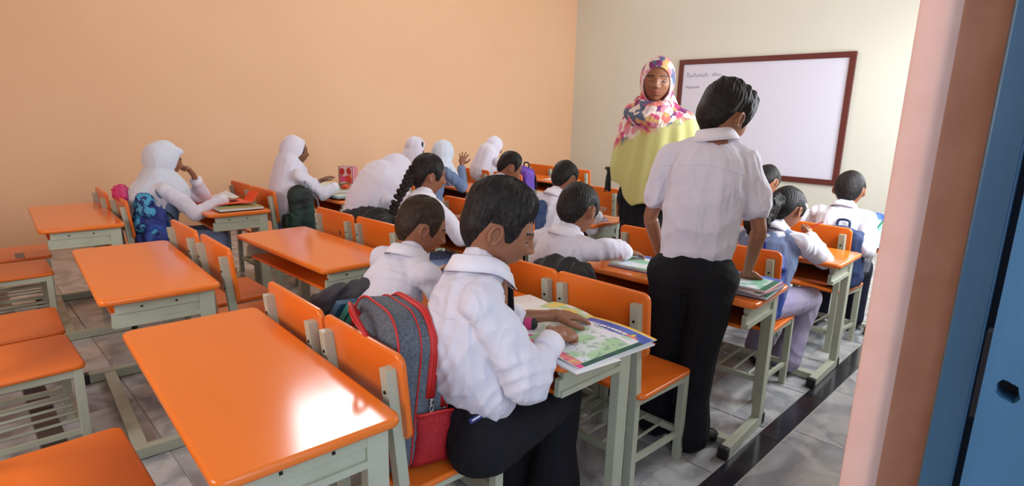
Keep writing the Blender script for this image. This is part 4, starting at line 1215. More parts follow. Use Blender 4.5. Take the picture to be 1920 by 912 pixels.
# shawl: (z, half width, half depth); br points to her own right side = left in the view
def loft(rings, nu=96, nv=10):
    V = []; F = []
    zz = np.array([r[0] for r in rings], float); k = np.linspace(0, len(rings) - 1, nv * (len(rings) - 1) + 1)
    cols = [np.interp(k, range(len(rings)), [r[c] for r in rings]) for c in range(len(rings[0]))]
    return cols
def smooth1(a, it=14):
    a = a.copy()
    for _ in range(it): a[1:-1] = (a[:-2] + 2 * a[1:-1] + a[2:]) / 4
    return a
rings = [(1.535, .070, .075, .0), (1.50, .12, .10, .0), (1.445, .222, .13, .0), (1.35, .265, .155, .0), (1.18, .290, .18, .0), (1.02, .298, .19, .01), (.865, .285, .185, .01)]
c = [smooth1(v) for v in loft(rings)]
nu = 128; V = []; nvv = len(c[0])
hem_lo = .56
for i in range(nvv):
    t = i / (nvv - 1)
    for j in range(nu):
        a = 2 * PI * j / nu
        rx, ry = c[1][i], c[2][i]; fold = (1 + .045 * t * math.sin(9 * a + 2 * math.sin(3 * a) + 1.5 * t) + .03 * t * math.sin(17 * a + 4 * t))
        ca, sa = math.cos(a), math.sin(a)
        z = c[0][i]
        # hem rises on her right side
        up_ = .14 * sstep(.35, .8, ca) * max(0, (1.16 - z) / .295)
        z2 = z + up_ + .02 * math.sin(5 * a) * t
        V.append(T0 + br * (rx * ca * fold) + bf * (ry * sa * fold + c[3][i]) + N3([0, 0, z2]))
F = [(i * nu + j, (i + 1) * nu + j, (i + 1) * nu + (j + 1) % nu, i * nu + (j + 1) % nu) for i in range(nvv - 1) for j in range(nu)]
o = to_mesh('shawl', [(np.array(V), np.array(F), 0)], [fs], root, I['rl'])
md = o.modifiers.new('thick', 'SOLIDIFY'); md.thickness = .004
# black dress
V = []; nvv = 24
for i in range(nvv):
    t = i / (nvv - 1); z = 1.10 - 1.05 * t
    for j in range(nu):
        a = 2 * PI * j / nu; f = 1 + .05 * math.sin(11 * a + math.sin(2 * a)) * (.3 + t)
        V.append(T0 + br * (.195 + .02 * t) * f * math.cos(a) + bf * (.15 + .04 * t) * f * math.sin(a) + N3([0, 0, z]))
F = [(i * nu + j, (i + 1) * nu + j, (i + 1) * nu + (j + 1) % nu, i * nu + (j + 1) % nu) for i in range(nvv - 1) for j in range(nu)]
o = to_mesh('dress', [(np.array(V), np.array(F), 0)], ['trousers'], root, I['rl']); md = o.modifiers.new('thick', 'SOLIDIFY'); md.thickness = .004
# neck wrap of the scarf
b = Blob()
C, R, h = I['C'], I['R'], I['h']
ring = []
for k in range(24):
    a = 2 * PI * k / 24; ring.append(C + R @ np.array([.62 * math.cos(a), .10 + .62 * math.sin(a), -1.10 - .16 * math.sin(a)]) * h)
tube_pts(b.bm, ring, .050, 12, closed=True)
ring = [C + R @ np.array([.95 * math.cos(a), .10 + .72 * math.sin(a), -1.5 - .22 * math.sin(a)]) * h for a in [2 * PI * k / 24 for k in range(24)]]
tube_pts(b.bm, ring, .058, 12, closed=True)
V, F = b.build(.007, 4); V = folds(V, F, .006, 16, 4, (1, 1, 1)); to_mesh('neck_wrap', [(V, F, 0)], [fm], root, I['rl'])

# ------------------------------------------------------------------ books and papers
def blend(a, b, t): return tuple(a[i] + (b[i] - a[i]) * t for i in range(3))
def sheet(name, w, d, t, colfn, loc, rz, curve=None, parent=None, nx=64, ny=48, side=(225, 225, 225), rot=None):
    """thin printed slab, colour by colfn(u,v); u along x, v along y"""
    bm = bmesh.new(); lay = bm.verts.layers.float_color.new('print')
    top = []
    for j in range(ny + 1):
        row = []
        for i in range(nx + 1):
            u, v = i / nx, j / ny; z = t + (curve(u, v) if curve else 0)
            q = bm.verts.new(((u - .5) * w, (v - .5) * d, z)); q[lay] = srgb(*colfn(u, v)); row.append(q)
        top.append(row)
    for j in range(ny):
        for i in range(nx): bm.faces.new((top[j][i], top[j][i + 1], top[j + 1][i + 1], top[j + 1][i]))
    edge = [top[0][i] for i in range(nx + 1)] + [top[j][nx] for j in range(1, ny + 1)] + [top[ny][i] for i in range(nx - 1, -1, -1)] + [top[j][0] for j in range(ny - 1, 0, -1)]
    s1 = []; s2 = []
    for q in edge:
        a = bm.verts.new(q.co - Vector((0, 0, .0002))); a[lay] = srgb(*side); s1.append(a)
        b_ = bm.verts.new((q.co.x, q.co.y, q.co.z - t)); b_[lay] = srgb(*side); s2.append(b_)
    m = len(edge)
    for i in range(m):
        j = (i + 1) % m
        bm.faces.new((s1[i], s2[i], s2[j], s1[j])); bm.faces.new((edge[i], s1[i], s1[j], edge[j]))
    bm.faces.new(s2[::-1])
    o = from_bm(name, bm, 'print', parent, False, loc)
    o.rotation_euler = rot if rot is not None else (0, 0, rz)
    return o
rn = np.random.RandomState(11); NG = rn.rand(40, 40)
def vn(u, v, f=9):
    x = (u * f) % 39; y = (v * f) % 39; i = int(x); j = int(y); a = x - i; b = y - j; a = a * a * (3 - 2 * a); b = b * b * (3 - 2 * b)
    return (NG[i][j] * (1 - a) + NG[i + 1][j] * a) * (1 - b) + (NG[i][j + 1] * (1 - a) + NG[i + 1][j + 1] * a) * b
def atlas(u, v):
    # v: 0 rear(reader) .. 1 far ; u: 0 left .. 1 right(aisle)
    if v > .80 + .02 * math.sin(u * 9):
        if v > .955: return (246, 200, 70) if v > .965 else (240, 240, 235)
        c = blend((60, 84, 176), (96, 130, 210), vn(u, v, 12))
        if (u - .78) ** 2 + ((v - .87) * .8) ** 2 < .0006: return (250, 214, 40)
        if .82 < v < .86 and (u * 17) % 1 < .72 and u < .72: return (250, 250, 250)
        if .62 < u < .86 and .82 < v < .86: return (240, 120, 110)
        return c
    if u > .93: return blend((20, 104, 60), (14, 70, 84), vn(u, v, 14)) if v > .06 else (226, 80, 140)
    if v < .10: return blend((240, 190, 130), (214, 76, 130), vn(u, v, 18))
    c = blend((176, 214, 170), (232, 236, 244), sstep(.3, .7, vn(u, v, 8)))
    if vn(u + .3, v, 30) > .72: c = blend(c, (120, 150, 150), .5)
    if .70 < v < .76: c = (236, 236, 246)
    return c
def atlas_left(u, v):
    if vn(u, v, 7) > .66: return (226, 90, 150) if v < .5 else (240, 214, 110)
    return blend((180, 214, 160), (240, 240, 240), sstep(.3, .6, vn(u + .5, v, 10)))
def textpage(u, v):
    if .08 < u < .92 and .08 < v < .92 and (v * 22) % 1 > .55 and vn(u * 3, v, 13) > .35: return (150, 156, 166)
    return (236, 238, 238)
def bookprint(u, v):
    if v > .82: return blend((52, 84, 176), (110, 150, 214), vn(u, v, 12))
    if u > .90: return (30, 110, 80)
    c = blend((150, 210, 180), (236, 240, 244), sstep(.35, .65, vn(u + .2, v, 7)))
    if (v * 14) % 1 > .7 and vn(u, v, 20) > .5: c = blend(c, (120, 140, 160), .45)
    return c
def mapcover(u, v):
    return blend((150, 140, 60), (110, 140, 96), vn(u, v, 8)) if vn(u + .4, v, 6) > .42 else blend((176, 110, 60), (150, 150, 90), vn(u, v, 10))

HD1 = HD
# open atlas on the near desk
bk = tag(empty('open_atlas', (-1.16, 1.42, HD1 + .001), math.radians(-4)), 'large colourful open atlas under the hands of the nearest boy', 'book')
for k, (w, d, dx, dy, rz, z, cf) in enumerate([(.47, .36, .0, -.01, -.03, 0, lambda u, v: (236, 236, 240)), (.45, .37, .005, -.015, .02, .006, lambda u, v: (228, 230, 236))]):
    o = sheet('page_block', w, d, .006, cf, (dx, dy, z), rz, parent=bk, nx=4, ny=4)
o = sheet('cover', .48, .37, .003, lambda u, v: blend((232, 120, 80), (200, 60, 130), vn(u, v, 20)), (-.005, -.01, -.0008), 0, parent=bk, nx=30, ny=30, side=(230, 100, 70)); o['label'] = 'orange and magenta cover edge'
cur = lambda u, v: .016 * math.exp(-((u + .02) / .22) ** 2) * 0 + .010 * math.sin(PI * min(1, u * 1.15)) ** 1
sheet('right_page', .27, .365, .003, atlas, (.10, -.002, .0125), 0, lambda u, v: .010 * math.sin(PI * u) * .8, parent=bk, nx=90, ny=110)
sheet('left_page', .21, .365, .003, atlas_left, (-.14, -.002, .0125), 0, lambda u, v: .012 * math.sin(PI * u) * .8, parent=bk, nx=50, ny=60)
ls = sheet('loose_sheet', .24, .18, .0008, lambda u, v: (240, 240, 242), (.13, -.105, .0118), -.08, lambda u, v: -.006 * u * u, parent=bk, nx=10, ny=6)
# pencil case
pc = tag(empty('pencil_case', (-1.30, 1.30, HD1 + .02), .5), 'black and magenta striped pencil case by the nearest boy arm', 'pencil case')
b = Blob(); b.cap((-.07, 0, .018), (.07, 0, .018), .022, .022); V, F = b.build(.004, 2)
mi = (np.abs(np.sin(V[F].mean(axis=1)[:, 0] * 75)) > .6).astype(int); to_mesh('case', [(V, F, mi)], ['black_cloth', 'pinkcloth'], pc, (0, 0, 0))
# standing picture book of boy 2
o = sheet('picture_book', .20, .15, .006, lambda u, v: (236, 236, 240) if min(u, v, 1 - u, 1 - v) < .08 else blend((90, 60, 140), (150, 180, 220), vn(u, v, 9)), (-1.60, 1.36, HD1 + .005), 0, rot=(math.radians(38), 0, math.radians(14)))
tag(o, 'small picture book tilted before the brown-haired boy', 'book')
o = sheet('white_sheet', .26, .19, .0015, lambda u, v: (240, 240, 240) if u < .93 else (228, 90, 150), (-1.44, 1.52, HD1 + .001), -.25, lambda u, v: .006 * math.sin(PI * u)); tag(o, 'white sheet with a magenta corner on the far side of the atlas', 'paper')
# books elsewhere
def book(label, loc, rz, w=.30, d=.22, t=.012, fn=bookprint, name='book', **k):
    root = tag(empty(name, loc, rz), label, 'book')
    sheet('page_block', w * .98, d * .97, t, lambda u, v: (232, 232, 236), (0, 0, .0015), 0, parent=root, nx=2, ny=2)
    sheet('top_page', w, d, .0015, fn, (0, 0, t + .0015), 0, k.get('curve'), parent=root, nx=40, ny=34)
    sheet('cover', w * 1.01, d * 1.01, .0015, lambda u, v: k.get('cov', (70, 90, 160)), (0, 0, 0), 0, parent=root, nx=2, ny=2, side=k.get('cov', (70, 90, 160)))
    return root
book('open printed book under the arm of the boy writing beside the standing boy', (-1.46, 2.44, HD + .001), math.radians(6), .36, .26)
book('uppermost printed book of the stack at the standing boy hand', (-1.03, 2.44, HD + .029), math.radians(4), .30, .23, .009, cov=(220, 110, 110))
book('middle book of the stack at the standing boy hand', (-1.035, 2.435, HD + .015), math.radians(-2), .31, .23, .010, cov=(120, 60, 110))
book('bottom book of the stack at the standing boy hand', (-1.03, 2.44, HD + .001), math.radians(6), .31, .24, .010, cov=(60, 50, 80))
book('flat printed book on the desk beside the teacher', (-2.55, 3.24, HD + .001), math.radians(-8), .30, .22)
book('open notebook the ponytailed girl writes in', (-1.18, 3.45, HD + .001), math.radians(4), .24, .20, .012, fn=textpage)
book('printed book on the foremost aisle desk by the left arm of the rightmost boy', (-1.36, 4.56, HD + .001), math.radians(5), .26, .2)
# loose papers on braid girl's desk
cols = [lambda u, v: blend((250, 230, 120), (236, 240, 240), sstep(.3, .6, vn(u, v, 6))), lambda u, v: (240, 130, 180) if vn(u, v, 6) > .6 else (224, 240, 214), textpage]
labs = ['yellow and white printed sheet on the braided girl desk', 'sheet with pink patches on the braided girl desk', 'text sheet nearest the camera on the braided girl desk']
for k, (x, y, rz) in enumerate([(-2.72, 2.42, .3), (-2.58, 2.36, -.2), (-2.66, 2.30, .15)]):
    o = sheet('printed_sheet', .24, .18, .002, cols[k], (x, y, HD + .001 + k * .003), rz, lambda u, v: .004 * math.sin(PI * u)); tag(o, labs[k], 'paper')
# white sheet at front desk
o = sheet('white_sheet', .26, .18, .002, lambda u, v: (240, 240, 240), (-4.35, 5.02, HD + .001), .1, nx=4, ny=4); tag(o, 'white sheet on the foremost desk by the peach wall', 'paper')
# rightmost boy's held book
hb = tag(empty('held_book', (-.915, 4.13, .765), 0), 'open green and white book held by the rightmost boy', 'book'); hb.rotation_euler = (math.radians(48), 0, math.radians(-24))
sheet('left_page', .15, .25, .004, bookprint, (-.075, 0, 0), 0, lambda u, v: .02 * (1 - u), parent=hb, nx=30, ny=40)
sheet('right_page', .15, .25, .004, bookprint, (.075, 0, 0), 0, lambda u, v: .02 * u, parent=hb, nx=30, ny=40)
# pencil
bm = bmesh.new(); tube_pts(bm, [(0, 0, 0), (.10, .03, .07)], [.0035, .0035], 6)
o = from_bm('pencil', bm, 'pencil_red', None, loc=(-1.15, 3.50, .80)); tag(o, 'red pencil in the hand of the ponytailed girl', 'pencil')
# items on the orange-folder desk
def card(name, pts, t, m, label, cat, par=None):
    bm = bmesh.new(); a = [bm.verts.new(p) for p in pts]; b = [bm.verts.new(Vector(p) + Vector((0, 0, t))) for p in pts]; n = len(pts)
    bm.faces.new(a[::-1]); bm.faces.new(b)
    for i in range(n): j = (i + 1) % n; bm.faces.new((a[i], a[j], b[j], b[i]))
    bmesh.ops.recalc_face_normals(bm, faces=bm.faces)
    o = from_bm(name, bm, m, par)
    if label: tag(o, label, cat)
    return o
fo = tag(empty('paper_folder', (-4.52, 1.47, HD + .001), math.radians(-3)), 'orange-red card folder lying half open under the green book', 'folder')
card('lower_flap', [(-.19, -.16, 0), (.17, -.16, 0), (.20, .16, 0), (-.17, .16, 0)], .003, 'orangepaper', None, None, fo)
bm = bmesh.new()
vs = [bm.verts.new(p) for p in [(-.20, -.17, .012), (.15, -.15, .028), (.20, .16, .045), (-.15, .15, .02)]]; f = bm.faces.new(vs)
o = from_bm('upper_flap', bm, 'orangepaper', fo); md = o.modifiers.new('t', 'SOLIDIFY'); md.thickness = .003
bm = bmesh.new()
vs = [bm.verts.new(p) for p in [(-.02, .14, .02), (.20, .15, .045), (.19, .19, .12), (.02, .175, .10)]]; bm.faces.new(vs)
o = from_bm('end_flap', bm, 'orangepaper', fo); md = o.modifiers.new('t', 'SOLIDIFY'); md.thickness = .003
gb = book('green and brown map-covered book on the orange folder', (-4.30, 1.49, HD + .006), math.radians(-3), .20, .30, .012, fn=mapcover, cov=(60, 110, 110))
nbk = sheet('open_magazine', .22, .26, .003, lambda u, v: blend((200, 214, 220), (236, 238, 240), vn(u, v, 8)), (-4.84, 1.52, HD + .001), .1, lambda u, v: .05 * v * v * (1 - .6 * u), nx=20, ny=20)
tag(nbk, 'pale open magazine between the veiled girl and the wall', 'book')
# mint cloth desk
mc = sheet('mint_cloth', .93, .42, .02, lambda u, v: (200, 220, 210) if (u - .3) ** 2 + (v - .7) ** 2 > .01 else (236, 238, 250), (-4.73, 2.46, HD + .001), 0, lambda u, v: .012 * math.sin(8 * u + 3 * v) * .5 + .01, side=(150, 172, 176), nx=50, ny=30)
tag(mc, 'mint green cloth spread over the desk by the peach wall', 'cloth')
gbag = tag(empty('gift_bag', (-4.76, 2.625, HD + .035), math.radians(20)), 'upright red and pink flowery gift bag on the mint cloth', 'bag')
def giftp(u, v):
    if u < .05 or u > .95: return (150, 60, 70)
    for cx, cy, r, c in ((.25, .75, .17, (196, 40, 44)), (.72, .78, .17, (190, 44, 44)), (.3, .35, .2, (240, 84, 150)), (.66, .36, .24, (226, 66, 50)), (.9, .55, .1, (244, 170, 110)), (.6, .07, .12, (250, 170, 60))):
        if ((u - cx)) ** 2 + ((v - cy) * 1.1) ** 2 < r * r: return c
    return (236, 200, 206) if vn(u, v, 8) > .4 else (200, 120, 130)
sheet('front_panel', .165, .19, .004, giftp, (0, -.03, .095), 0, parent=gbag, rot=(R90, 0, 0), nx=44, ny=44)
sheet('back_panel', .165, .19, .004, giftp, (0, .03, .095), 0, parent=gbag, rot=(R90, 0, 0), nx=20, ny=20)
for s in (-1, 1):
    bm = bmesh.new(); box(bm, (s * .0815, 0, .095), (.003, .06, .19)); from_bm('side_gusset', bm, 'gusset', gbag)
b = Blob(); b.ell((0, 0, 0), (.035, .03, .022)); b.ell((.04, .01, 0), (.02, .02, .016)); V, F = b.build(.005, 2)
o = to_mesh('small_toy', [(V + N3([0, 0, .022]), F, (V[F].mean(axis=1)[:, 0] > .0).astype(int))], ['greybox', 'orangepaper'], None, (0, 0, 0)); o.location = (-4.66, 2.52, HD + .035); tag(o, 'small yellow and grey trinket before the flowery bag', 'toy')
# green-capped bottle
def bottle(label, loc, r, hgt, capm, bodym, tilt=(0, 0, 0), water=False):
    root = tag(empty('water_bottle', loc), label, 'bottle'); root.rotation_euler = tilt
    prof = [(0, .0), (.85, .0), (1, .03), (.96, .15), (1, .2), (.95, .35), (1, .42), (1, .62), (.9, .72), (.4, .86), (.36, .93)]
    bm = bmesh.new(); n = 20; rr = []
    for a, z in prof: rr.append([bm.verts.new((max(a, .01) * r * math.cos(2 * PI * i / n), max(a, .01) * r * math.sin(2 * PI * i / n), z * hgt)) for i in range(n)])
    for p, q in zip(rr[:-1], rr[1:]):
        for i in range(n): j = (i + 1) % n; bm.faces.new((p[i], p[j], q[j], q[i]))
    from_bm('body', bm, bodym, root, True)
    bm = bmesh.new(); bmesh.ops.create_cone(bm, cap_ends=True, segments=16, radius1=r * .48, radius2=r * .45, depth=hgt * .1); bmesh.ops.translate(bm, vec=(0, 0, hgt * .97), verts=bm.verts)
    from_bm('cap', bm, capm, root)
bottle('clear bottle with blue cap tucked into the navy bag of the rightmost boy', (-.955, 4.13, .50), .034, .19, 'bluecap', 'bottle', (.1, .12, 0))
bottle('green-capped bottle on the mint side desk behind the braided girl', (-4.28, 3.90, HD), .022, .11, 'greencap', 'greencover')

# ------------------------------------------------------------------ bags
def soft_bag(name, label, loc, rz, w, d, hgt, m, tilt=0, fold=.008, pocket=True, strap=True, m2=None, cat='bag', seed=1, handle=True, sm='black_cloth', vox=.009):
    root = tag(empty(name, loc, rz), label, cat); root.rotation_euler = (tilt, 0, rz)
    b = Blob()
    for x in (-1, 1):
        for y in (-1, 1):
            b.cap((x * (w / 2 - .05), y * (d / 2 - .04), .05), (x * (w / 2 - .06), y * (d / 2 - .045), hgt - .07), .05, .05)
    b.ell((0, 0, hgt - .09), (w / 2 - .01, d / 2, .09)); box(b.bm, (0, 0, hgt / 2 - .02), (w - .06, d - .04, hgt - .14))
    V, F = b.build(vox, 6, .6); V = folds(V, F, fold, 10, seed, (1, 1, .7)); V[:, 2] = np.maximum(V[:, 2], .002)
    to_mesh('main_body', [(V, F, 0)], [m], root, (0, 0, 0))
    if pocket:
        b = Blob(); box(b.bm, (0, -d / 2 - .012, hgt * .28), (w * .66, .05, hgt * .40)); V, F = b.build(vox, 8, .6); V = folds(V, F, fold * .5, 14, seed + 1, (1, 1, .7))
        to_mesh('front_pocket', [(V, F, 0)], [m2 or m], root, (0, 0, 0))
    if strap:
        for s in (-1, 1):
            bm = bmesh.new(); tube_pts(bm, spline([(s * w * .22, d / 2 - .01, hgt - .05), (s * w * .26, d / 2 + .04, hgt * .7), (s * w * .3, d / 2 + .035, hgt * .35), (s * w * .38, d / 2 - .01, .05)], 6), .022, 8, flat=((0, 1, 0), .3))
            from_bm('shoulder_strap', bm, sm, root, True)
    if handle:
        bm = bmesh.new(); tube_pts(bm, spline([(-.035, d * .3, hgt - .02), (-.03, d * .3, hgt + .03), (.03, d * .3, hgt + .03), (.035, d * .3, hgt - .02)], 6), .008, 8); from_bm('handle', bm, sm, root, True)
    return root
SZ = CH_ + .002
soft_bag('school_bag', 'deep blue bag behind the veiled girl resting her face', (-4.46, .985, SZ), -.1, .30, .15, .36, 'blue_bag', seed=3, vox=.008)
b = Blob()
for i in range(9): b.ell((random.Random(i).uniform(-.05, .05), random.Random(i + 9).uniform(-.03, .03), .40 - i * .035), (.075 - .003 * i, .055, .05))
V, F = b.build(.008, 3); V = folds(V, F, .01, 16, 2)
o = to_mesh('patterned_jacket', [(V, F, 0)], ['tiedye'], None, (0, 0, 0)); o.location = (-4.41, .935, .40); tag(o, 'turquoise and navy patterned jacket bundled on the blue bag', 'jacket')
b = Blob(); b.path([(-.13, 0, 0), (-.06, .01, .03), (.03, 0, .015), (.10, .0, .0)], [.035, .05, .045, .03]); V, F = b.build(.007, 3); V = folds(V, F, .009, 22, 5, (1, 1, 1))
o = to_mesh('pink_cloth', [(V, F, 0)], ['pinkcloth'], None, (0, 0, 0)); o.location = (-4.66, .86, .80); tag(o, 'crumpled magenta cloth on the chair back at the left', 'cloth')
soft_bag('school_bag', 'dark green and black bag on the chair of the girl in the long veil', (-4.34, 1.96, SZ), -.25, .34, .17, .43, 'greenbag', seed=6, sm='strap_grey')
soft_bag('black_bag', 'slumped black bag over the backs of the two middle chairs', (-3.05, 1.84, SZ + .03), .12, .50, .20, .40, 'black_cloth', seed=8, fold=.02, pocket=False, handle=False)
soft_bag('school_bag', 'navy backpack hanging behind the boy in the middle column', (-2.72, 2.84, SZ + .05), .0, .32, .16, .42, 'navy', m2='steelblue', seed=9, sm='strap_grey')
soft_bag('blue_bag', 'low blue bag on the floor level seat behind the near chair backs', (-2.32, 2.52, .0), .3, .36, .22, .30, 'blue_bag', seed=10, strap=False)
soft_bag('black_bag', 'black cloth bag stuffed between the boy writing and his chair back', (-1.52, 1.83, SZ), .0, .30, .14, .43, 'black_cloth', seed=12, fold=.016, pocket=False, strap=False, handle=False)
soft_bag('purple_bag', 'purple bag standing on the far chair near the room corner', (-4.38, 4.50, SZ), 0, .27, .16, .47, 'purple', seed=13, vox=.01)
soft_bag('school_bag', 'deep blue backpack behind the ponytailed girl', (-1.18, 2.93, SZ), -.05, .34, .15, .38, 'blue_bag', seed=14, fold=.012, sm='blue_bag')
soft_bag('school_bag', 'navy and steel blue backpack behind the rightmost boy', (-1.08, 3.98, SZ), -.05, .32, .15, .38, 'navy', m2='steelblue', seed=15, sm='navy')
b = Blob(); b.ell((0, 0, .02), (.022, .016, .018)); rg = random.Random(5)
for k in range(8):
    a = k * .8; b.path([(0, 0, .02), (.014 * math.cos(a), .014 * math.sin(a), -.05), (.020 * math.cos(a), .020 * math.sin(a), -.12 - .02 * rg.random())], [.009, .006, .004])
b.path([(0, 0, .02), (-.02, 0, .035), (-.035, 0, .02)], [.007, .005, .004]); b.path([(0, 0, .02), (.02, .01, .05), (.11, .02, .07)], [.006, .005, .005])
V, F = b.build(.004, 1)
o = to_mesh('tassel', [(V, F, 0)], ['black_cloth'], None, (0, 0, 0)); o.location = (-2.385, 3.30, 1.045); tag(o, 'black fringed tassel hanging beside the shawl of the standing woman', 'tassel')
# open charcoal bag with books behind boy 2
cb = tag(empty('open_bag', (-1.83, 1.00, SZ), .05), 'open charcoal bag with green books sticking out, beside the grey and red backpack', 'bag')
b = Blob()
b.path([(-.15, -.02, .06), (-.14, -.02, .26), (-.10, .02, .33)], [.07, .075, .05]); b.path([(-.02, .07, .06), (-.01, .07, .30), (.0, .06, .385)], [.07, .06, .03], ((0, 1, 0), .6))
b.path([(.12, -.01, .06), (.15, -.02, .22), (.19, -.02, .31)], [.08, .08, .05]); b.path([(-.10, -.05, .08), (.12, -.06, .10)], [.08, .08]); b.path([(-.17, .0, .28), (-.05, .06, .33), (.02, .07, .38)], [.045, .045, .03])
b.path([(.14, -.06, .10), (.17, -.07, .25)], [.07, .06])
V, F = b.build(.007, 5); V = folds(V, F, .012, 12, 21); V[:, 2] = np.maximum(V[:, 2], .002); to_mesh('main_body', [(V, F, 0)], ['charcoal'], cb, (0, 0, 0))
b = Blob(); b.cap((.0, .075, .30), (.03, .075, .37), .055, .035, ((0, 1, 0), .35)); V, F = b.build(.006, 3); to_mesh('flap_lining', [(V, F, 0)], ['black_cloth'], cb, (0, 0, 0))
for k, (dx, m, lab) in enumerate([(-.02, 'bluecover', 'blue-covered book in the open charcoal bag, the left one'), (.03, 'greencover', 'teal-covered book in the open charcoal bag, the middle one'), (.06, 'greencover', 'teal-covered book in the open charcoal bag, the right one')]):
    bm = bmesh.new(); box(bm, (0, 0, 0), (.022, .17, .24), bev=.002)
    o = from_bm('book', bm, m, None); o.location = (-1.83 + dx, .965 + .012 * k, SZ + .235); o.rotation_euler = (math.radians(-12), math.radians(28), .25); tag(o, lab, 'book')

# ---- grey and red backpack, detailed
bp = tag(empty('backpack', (-1.395, .885, SZ + .004), 0), 'grey backpack with red zips and piping on the nearest chair', 'backpack')
bp.rotation_euler = (math.radians(-6), math.radians(1), math.radians(-9))
w, d, hg = .335, .175, .455
def shell(w, d, hg, r, cy=0, z0=0, n=10, rtop=.11):
    """outline in x-z with rounded top, extruded in y with soft rim; returns outline function too"""
    out = []
    for i in range(n + 1):
        a = PI / 2 * i / n; out.append((w / 2 - rtop + rtop * math.cos(a), z0 + hg - rtop + rtop * math.sin(a)))
    for i in range(n + 1):
        a = PI / 2 + PI / 2 * i / n; out.append((-w / 2 + rtop + rtop * math.cos(a), z0 + hg - rtop + rtop * math.sin(a)))
    rb = .035
    for i in range(5):
        a = PI + PI / 2 * i / 4; out.append((-w / 2 + rb + rb * math.cos(a), z0 + rb + rb * math.sin(a)))
    for i in range(5):
        a = 1.5 * PI + PI / 2 * i / 4; out.append((w / 2 - rb + rb * math.cos(a), z0 + rb + rb * math.sin(a)))
    return out
def extr(out, y0, y1, bulge=.02):
    bm = bmesh.new(); cx = 0; cz = sum(p[1] for p in out) / len(out)
    rings = []
    for (k, y) in ((.0, y0 - bulge), (.5, y0 - bulge * .9), (.86, y0 - bulge * .45), (.97, y0 - bulge * .1), (1, y0 + .006), (1, (y0 + y1) / 2), (1, y1 - .006), (.97, y1 + bulge * .1), (.86, y1 + bulge * .45), (.5, y1 + bulge * .9), (0, y1 + bulge)):
        rings.append([bm.verts.new((cx + (x - cx) * max(k, .02), y, cz + (z - cz) * max(k, .02))) for x, z in out])
    n = len(out)
    for a, b in zip(rings[:-1], rings[1:]):
        for i in range(n): j = (i + 1) % n; bm.faces.new((a[i], a[j], b[j], b[i]))
    bm.faces.new(rings[0]); bm.faces.new(rings[-1][::-1]); bmesh.ops.recalc_face_normals(bm, faces=bm.faces)
    return bm
def wobble(bm, amp=.004, f=22):
    bm.normal_update()
    for v in bm.verts:
        c = v.co; k = math.sin(c.x * f + 2 * math.sin(c.z * f * .7)) * math.sin(c.z * f * .8 + c.y * f) + .6 * math.sin(c.z * f * 2.3 + c.x * 9)
        v.co += v.normal * k * amp
o1 = shell(w, d, hg, .1)
bm = extr(o1, -.085, .03, .022); bmesh.ops.subdivide_edges(bm, edges=bm.edges[:], cuts=1, use_grid_fill=True); wobble(bm, .003); from_bm('main_compartment', bm, 'greymelange', bp, True)
o2 = shell(w * .93, d, hg * .93, .1)
bm = extr(o2, .035, .085, .022); bmesh.ops.subdivide_edges(bm, edges=bm.edges[:], cuts=1, use_grid_fill=True); wobble(bm, .004); from_bm('second_compartment', bm, 'greymelange', bp, True)
o3 = shell(w * .74, d, hg * .56, .06, z0=.03, rtop=.07)
bm = extr(o3, .09, .122, .018); wobble(bm, .003); from_bm('front_pocket', bm, 'greymelange', bp, True)
def piping(out, y, rad, m, name, frm=0, to=None, grow=1.0):
    pts = [(x * grow, y, .2 + (z - .2) * grow) for x, z in out][frm:to]
    bm = bmesh.new(); tube_pts(bm, pts, rad, 6, closed=(to is None and frm == 0)); return from_bm(name, bm, m, bp, True)
piping(o1, -.088, .0035, 'red', 'piping', grow=1.005); piping(o1, -.02, .0025, 'red', 'piping', grow=1.006); piping(o2, .088, .0035, 'red', 'piping', grow=1.0)
# zips: red tape, coil and pullers
def zipband(out, y, wd, frm, to, grow=1.012):
    bm = bmesh.new(); pts = out[frm:to]; n = len(pts); prev = None
    for x, z in pts:
        a = bm.verts.new((x * grow, y - wd / 2, .2 + (z - .2) * grow)); c = bm.verts.new((x * (grow + .006), y, .2 + (z - .2) * (grow + .006))); b_ = bm.verts.new((x * grow, y + wd / 2, .2 + (z - .2) * grow))
        if prev: bm.faces.new((prev[0], prev[1], c, a)); bm.faces.new((prev[1], prev[2], b_, c))
        prev = (a, c, b_)
    o = from_bm('zip_tape', bm, 'red', bp, True); md = o.modifiers.new('t', 'SOLIDIFY'); md.thickness = .003
    bm = bmesh.new(); tube_pts(bm, [(x * (grow + .012), y, .2 + (z - .2) * (grow + .012)) for x, z in pts], .0028, 6); from_bm('zip_coil', bm, 'red', o, True)
side_ext = [(w / 2, .13), (w / 2, .20), (w / 2, .27)]
zp = [(w / 2, .22), (w / 2, .29)] + o1[:22] + [(-w / 2, .29), (-w / 2, .22)]
zipband(zp, .022, .030, 0, None)
zp2 = [(w * .465, .18), (w * .465, .26)] + o2[:22] + [(-w * .465, .26)]
zipband(zp2, .075, .022, 0, None)
for (px, py, pz) in ((w / 2 + .010, .022, .215), (w * .465 + .010, .075, .175)):
    pu = empty('tmp', (0, 0, 0)); bpy.data.objects.remove(pu)
    bm = bmesh.new(); box(bm, (px, py, pz), (.008, .012, .018), bev=.002)
    ringp = [(px + .004, py + .006 * math.cos(a), pz - .020 + .010 * math.sin(a)) for a in [2 * PI * k / 12 for k in range(12)]]
    tube_pts(bm, ringp, .002, 6, closed=True)
    ringp = [(px + .004, py + .006 * math.cos(a), pz - .042 + .014 * math.sin(a)) for a in [2 * PI * k / 12 for k in range(12)]]
    tube_pts(bm, ringp, .0024, 6, closed=True); from_bm('zip_pull', bm, 'steel', bp, True)
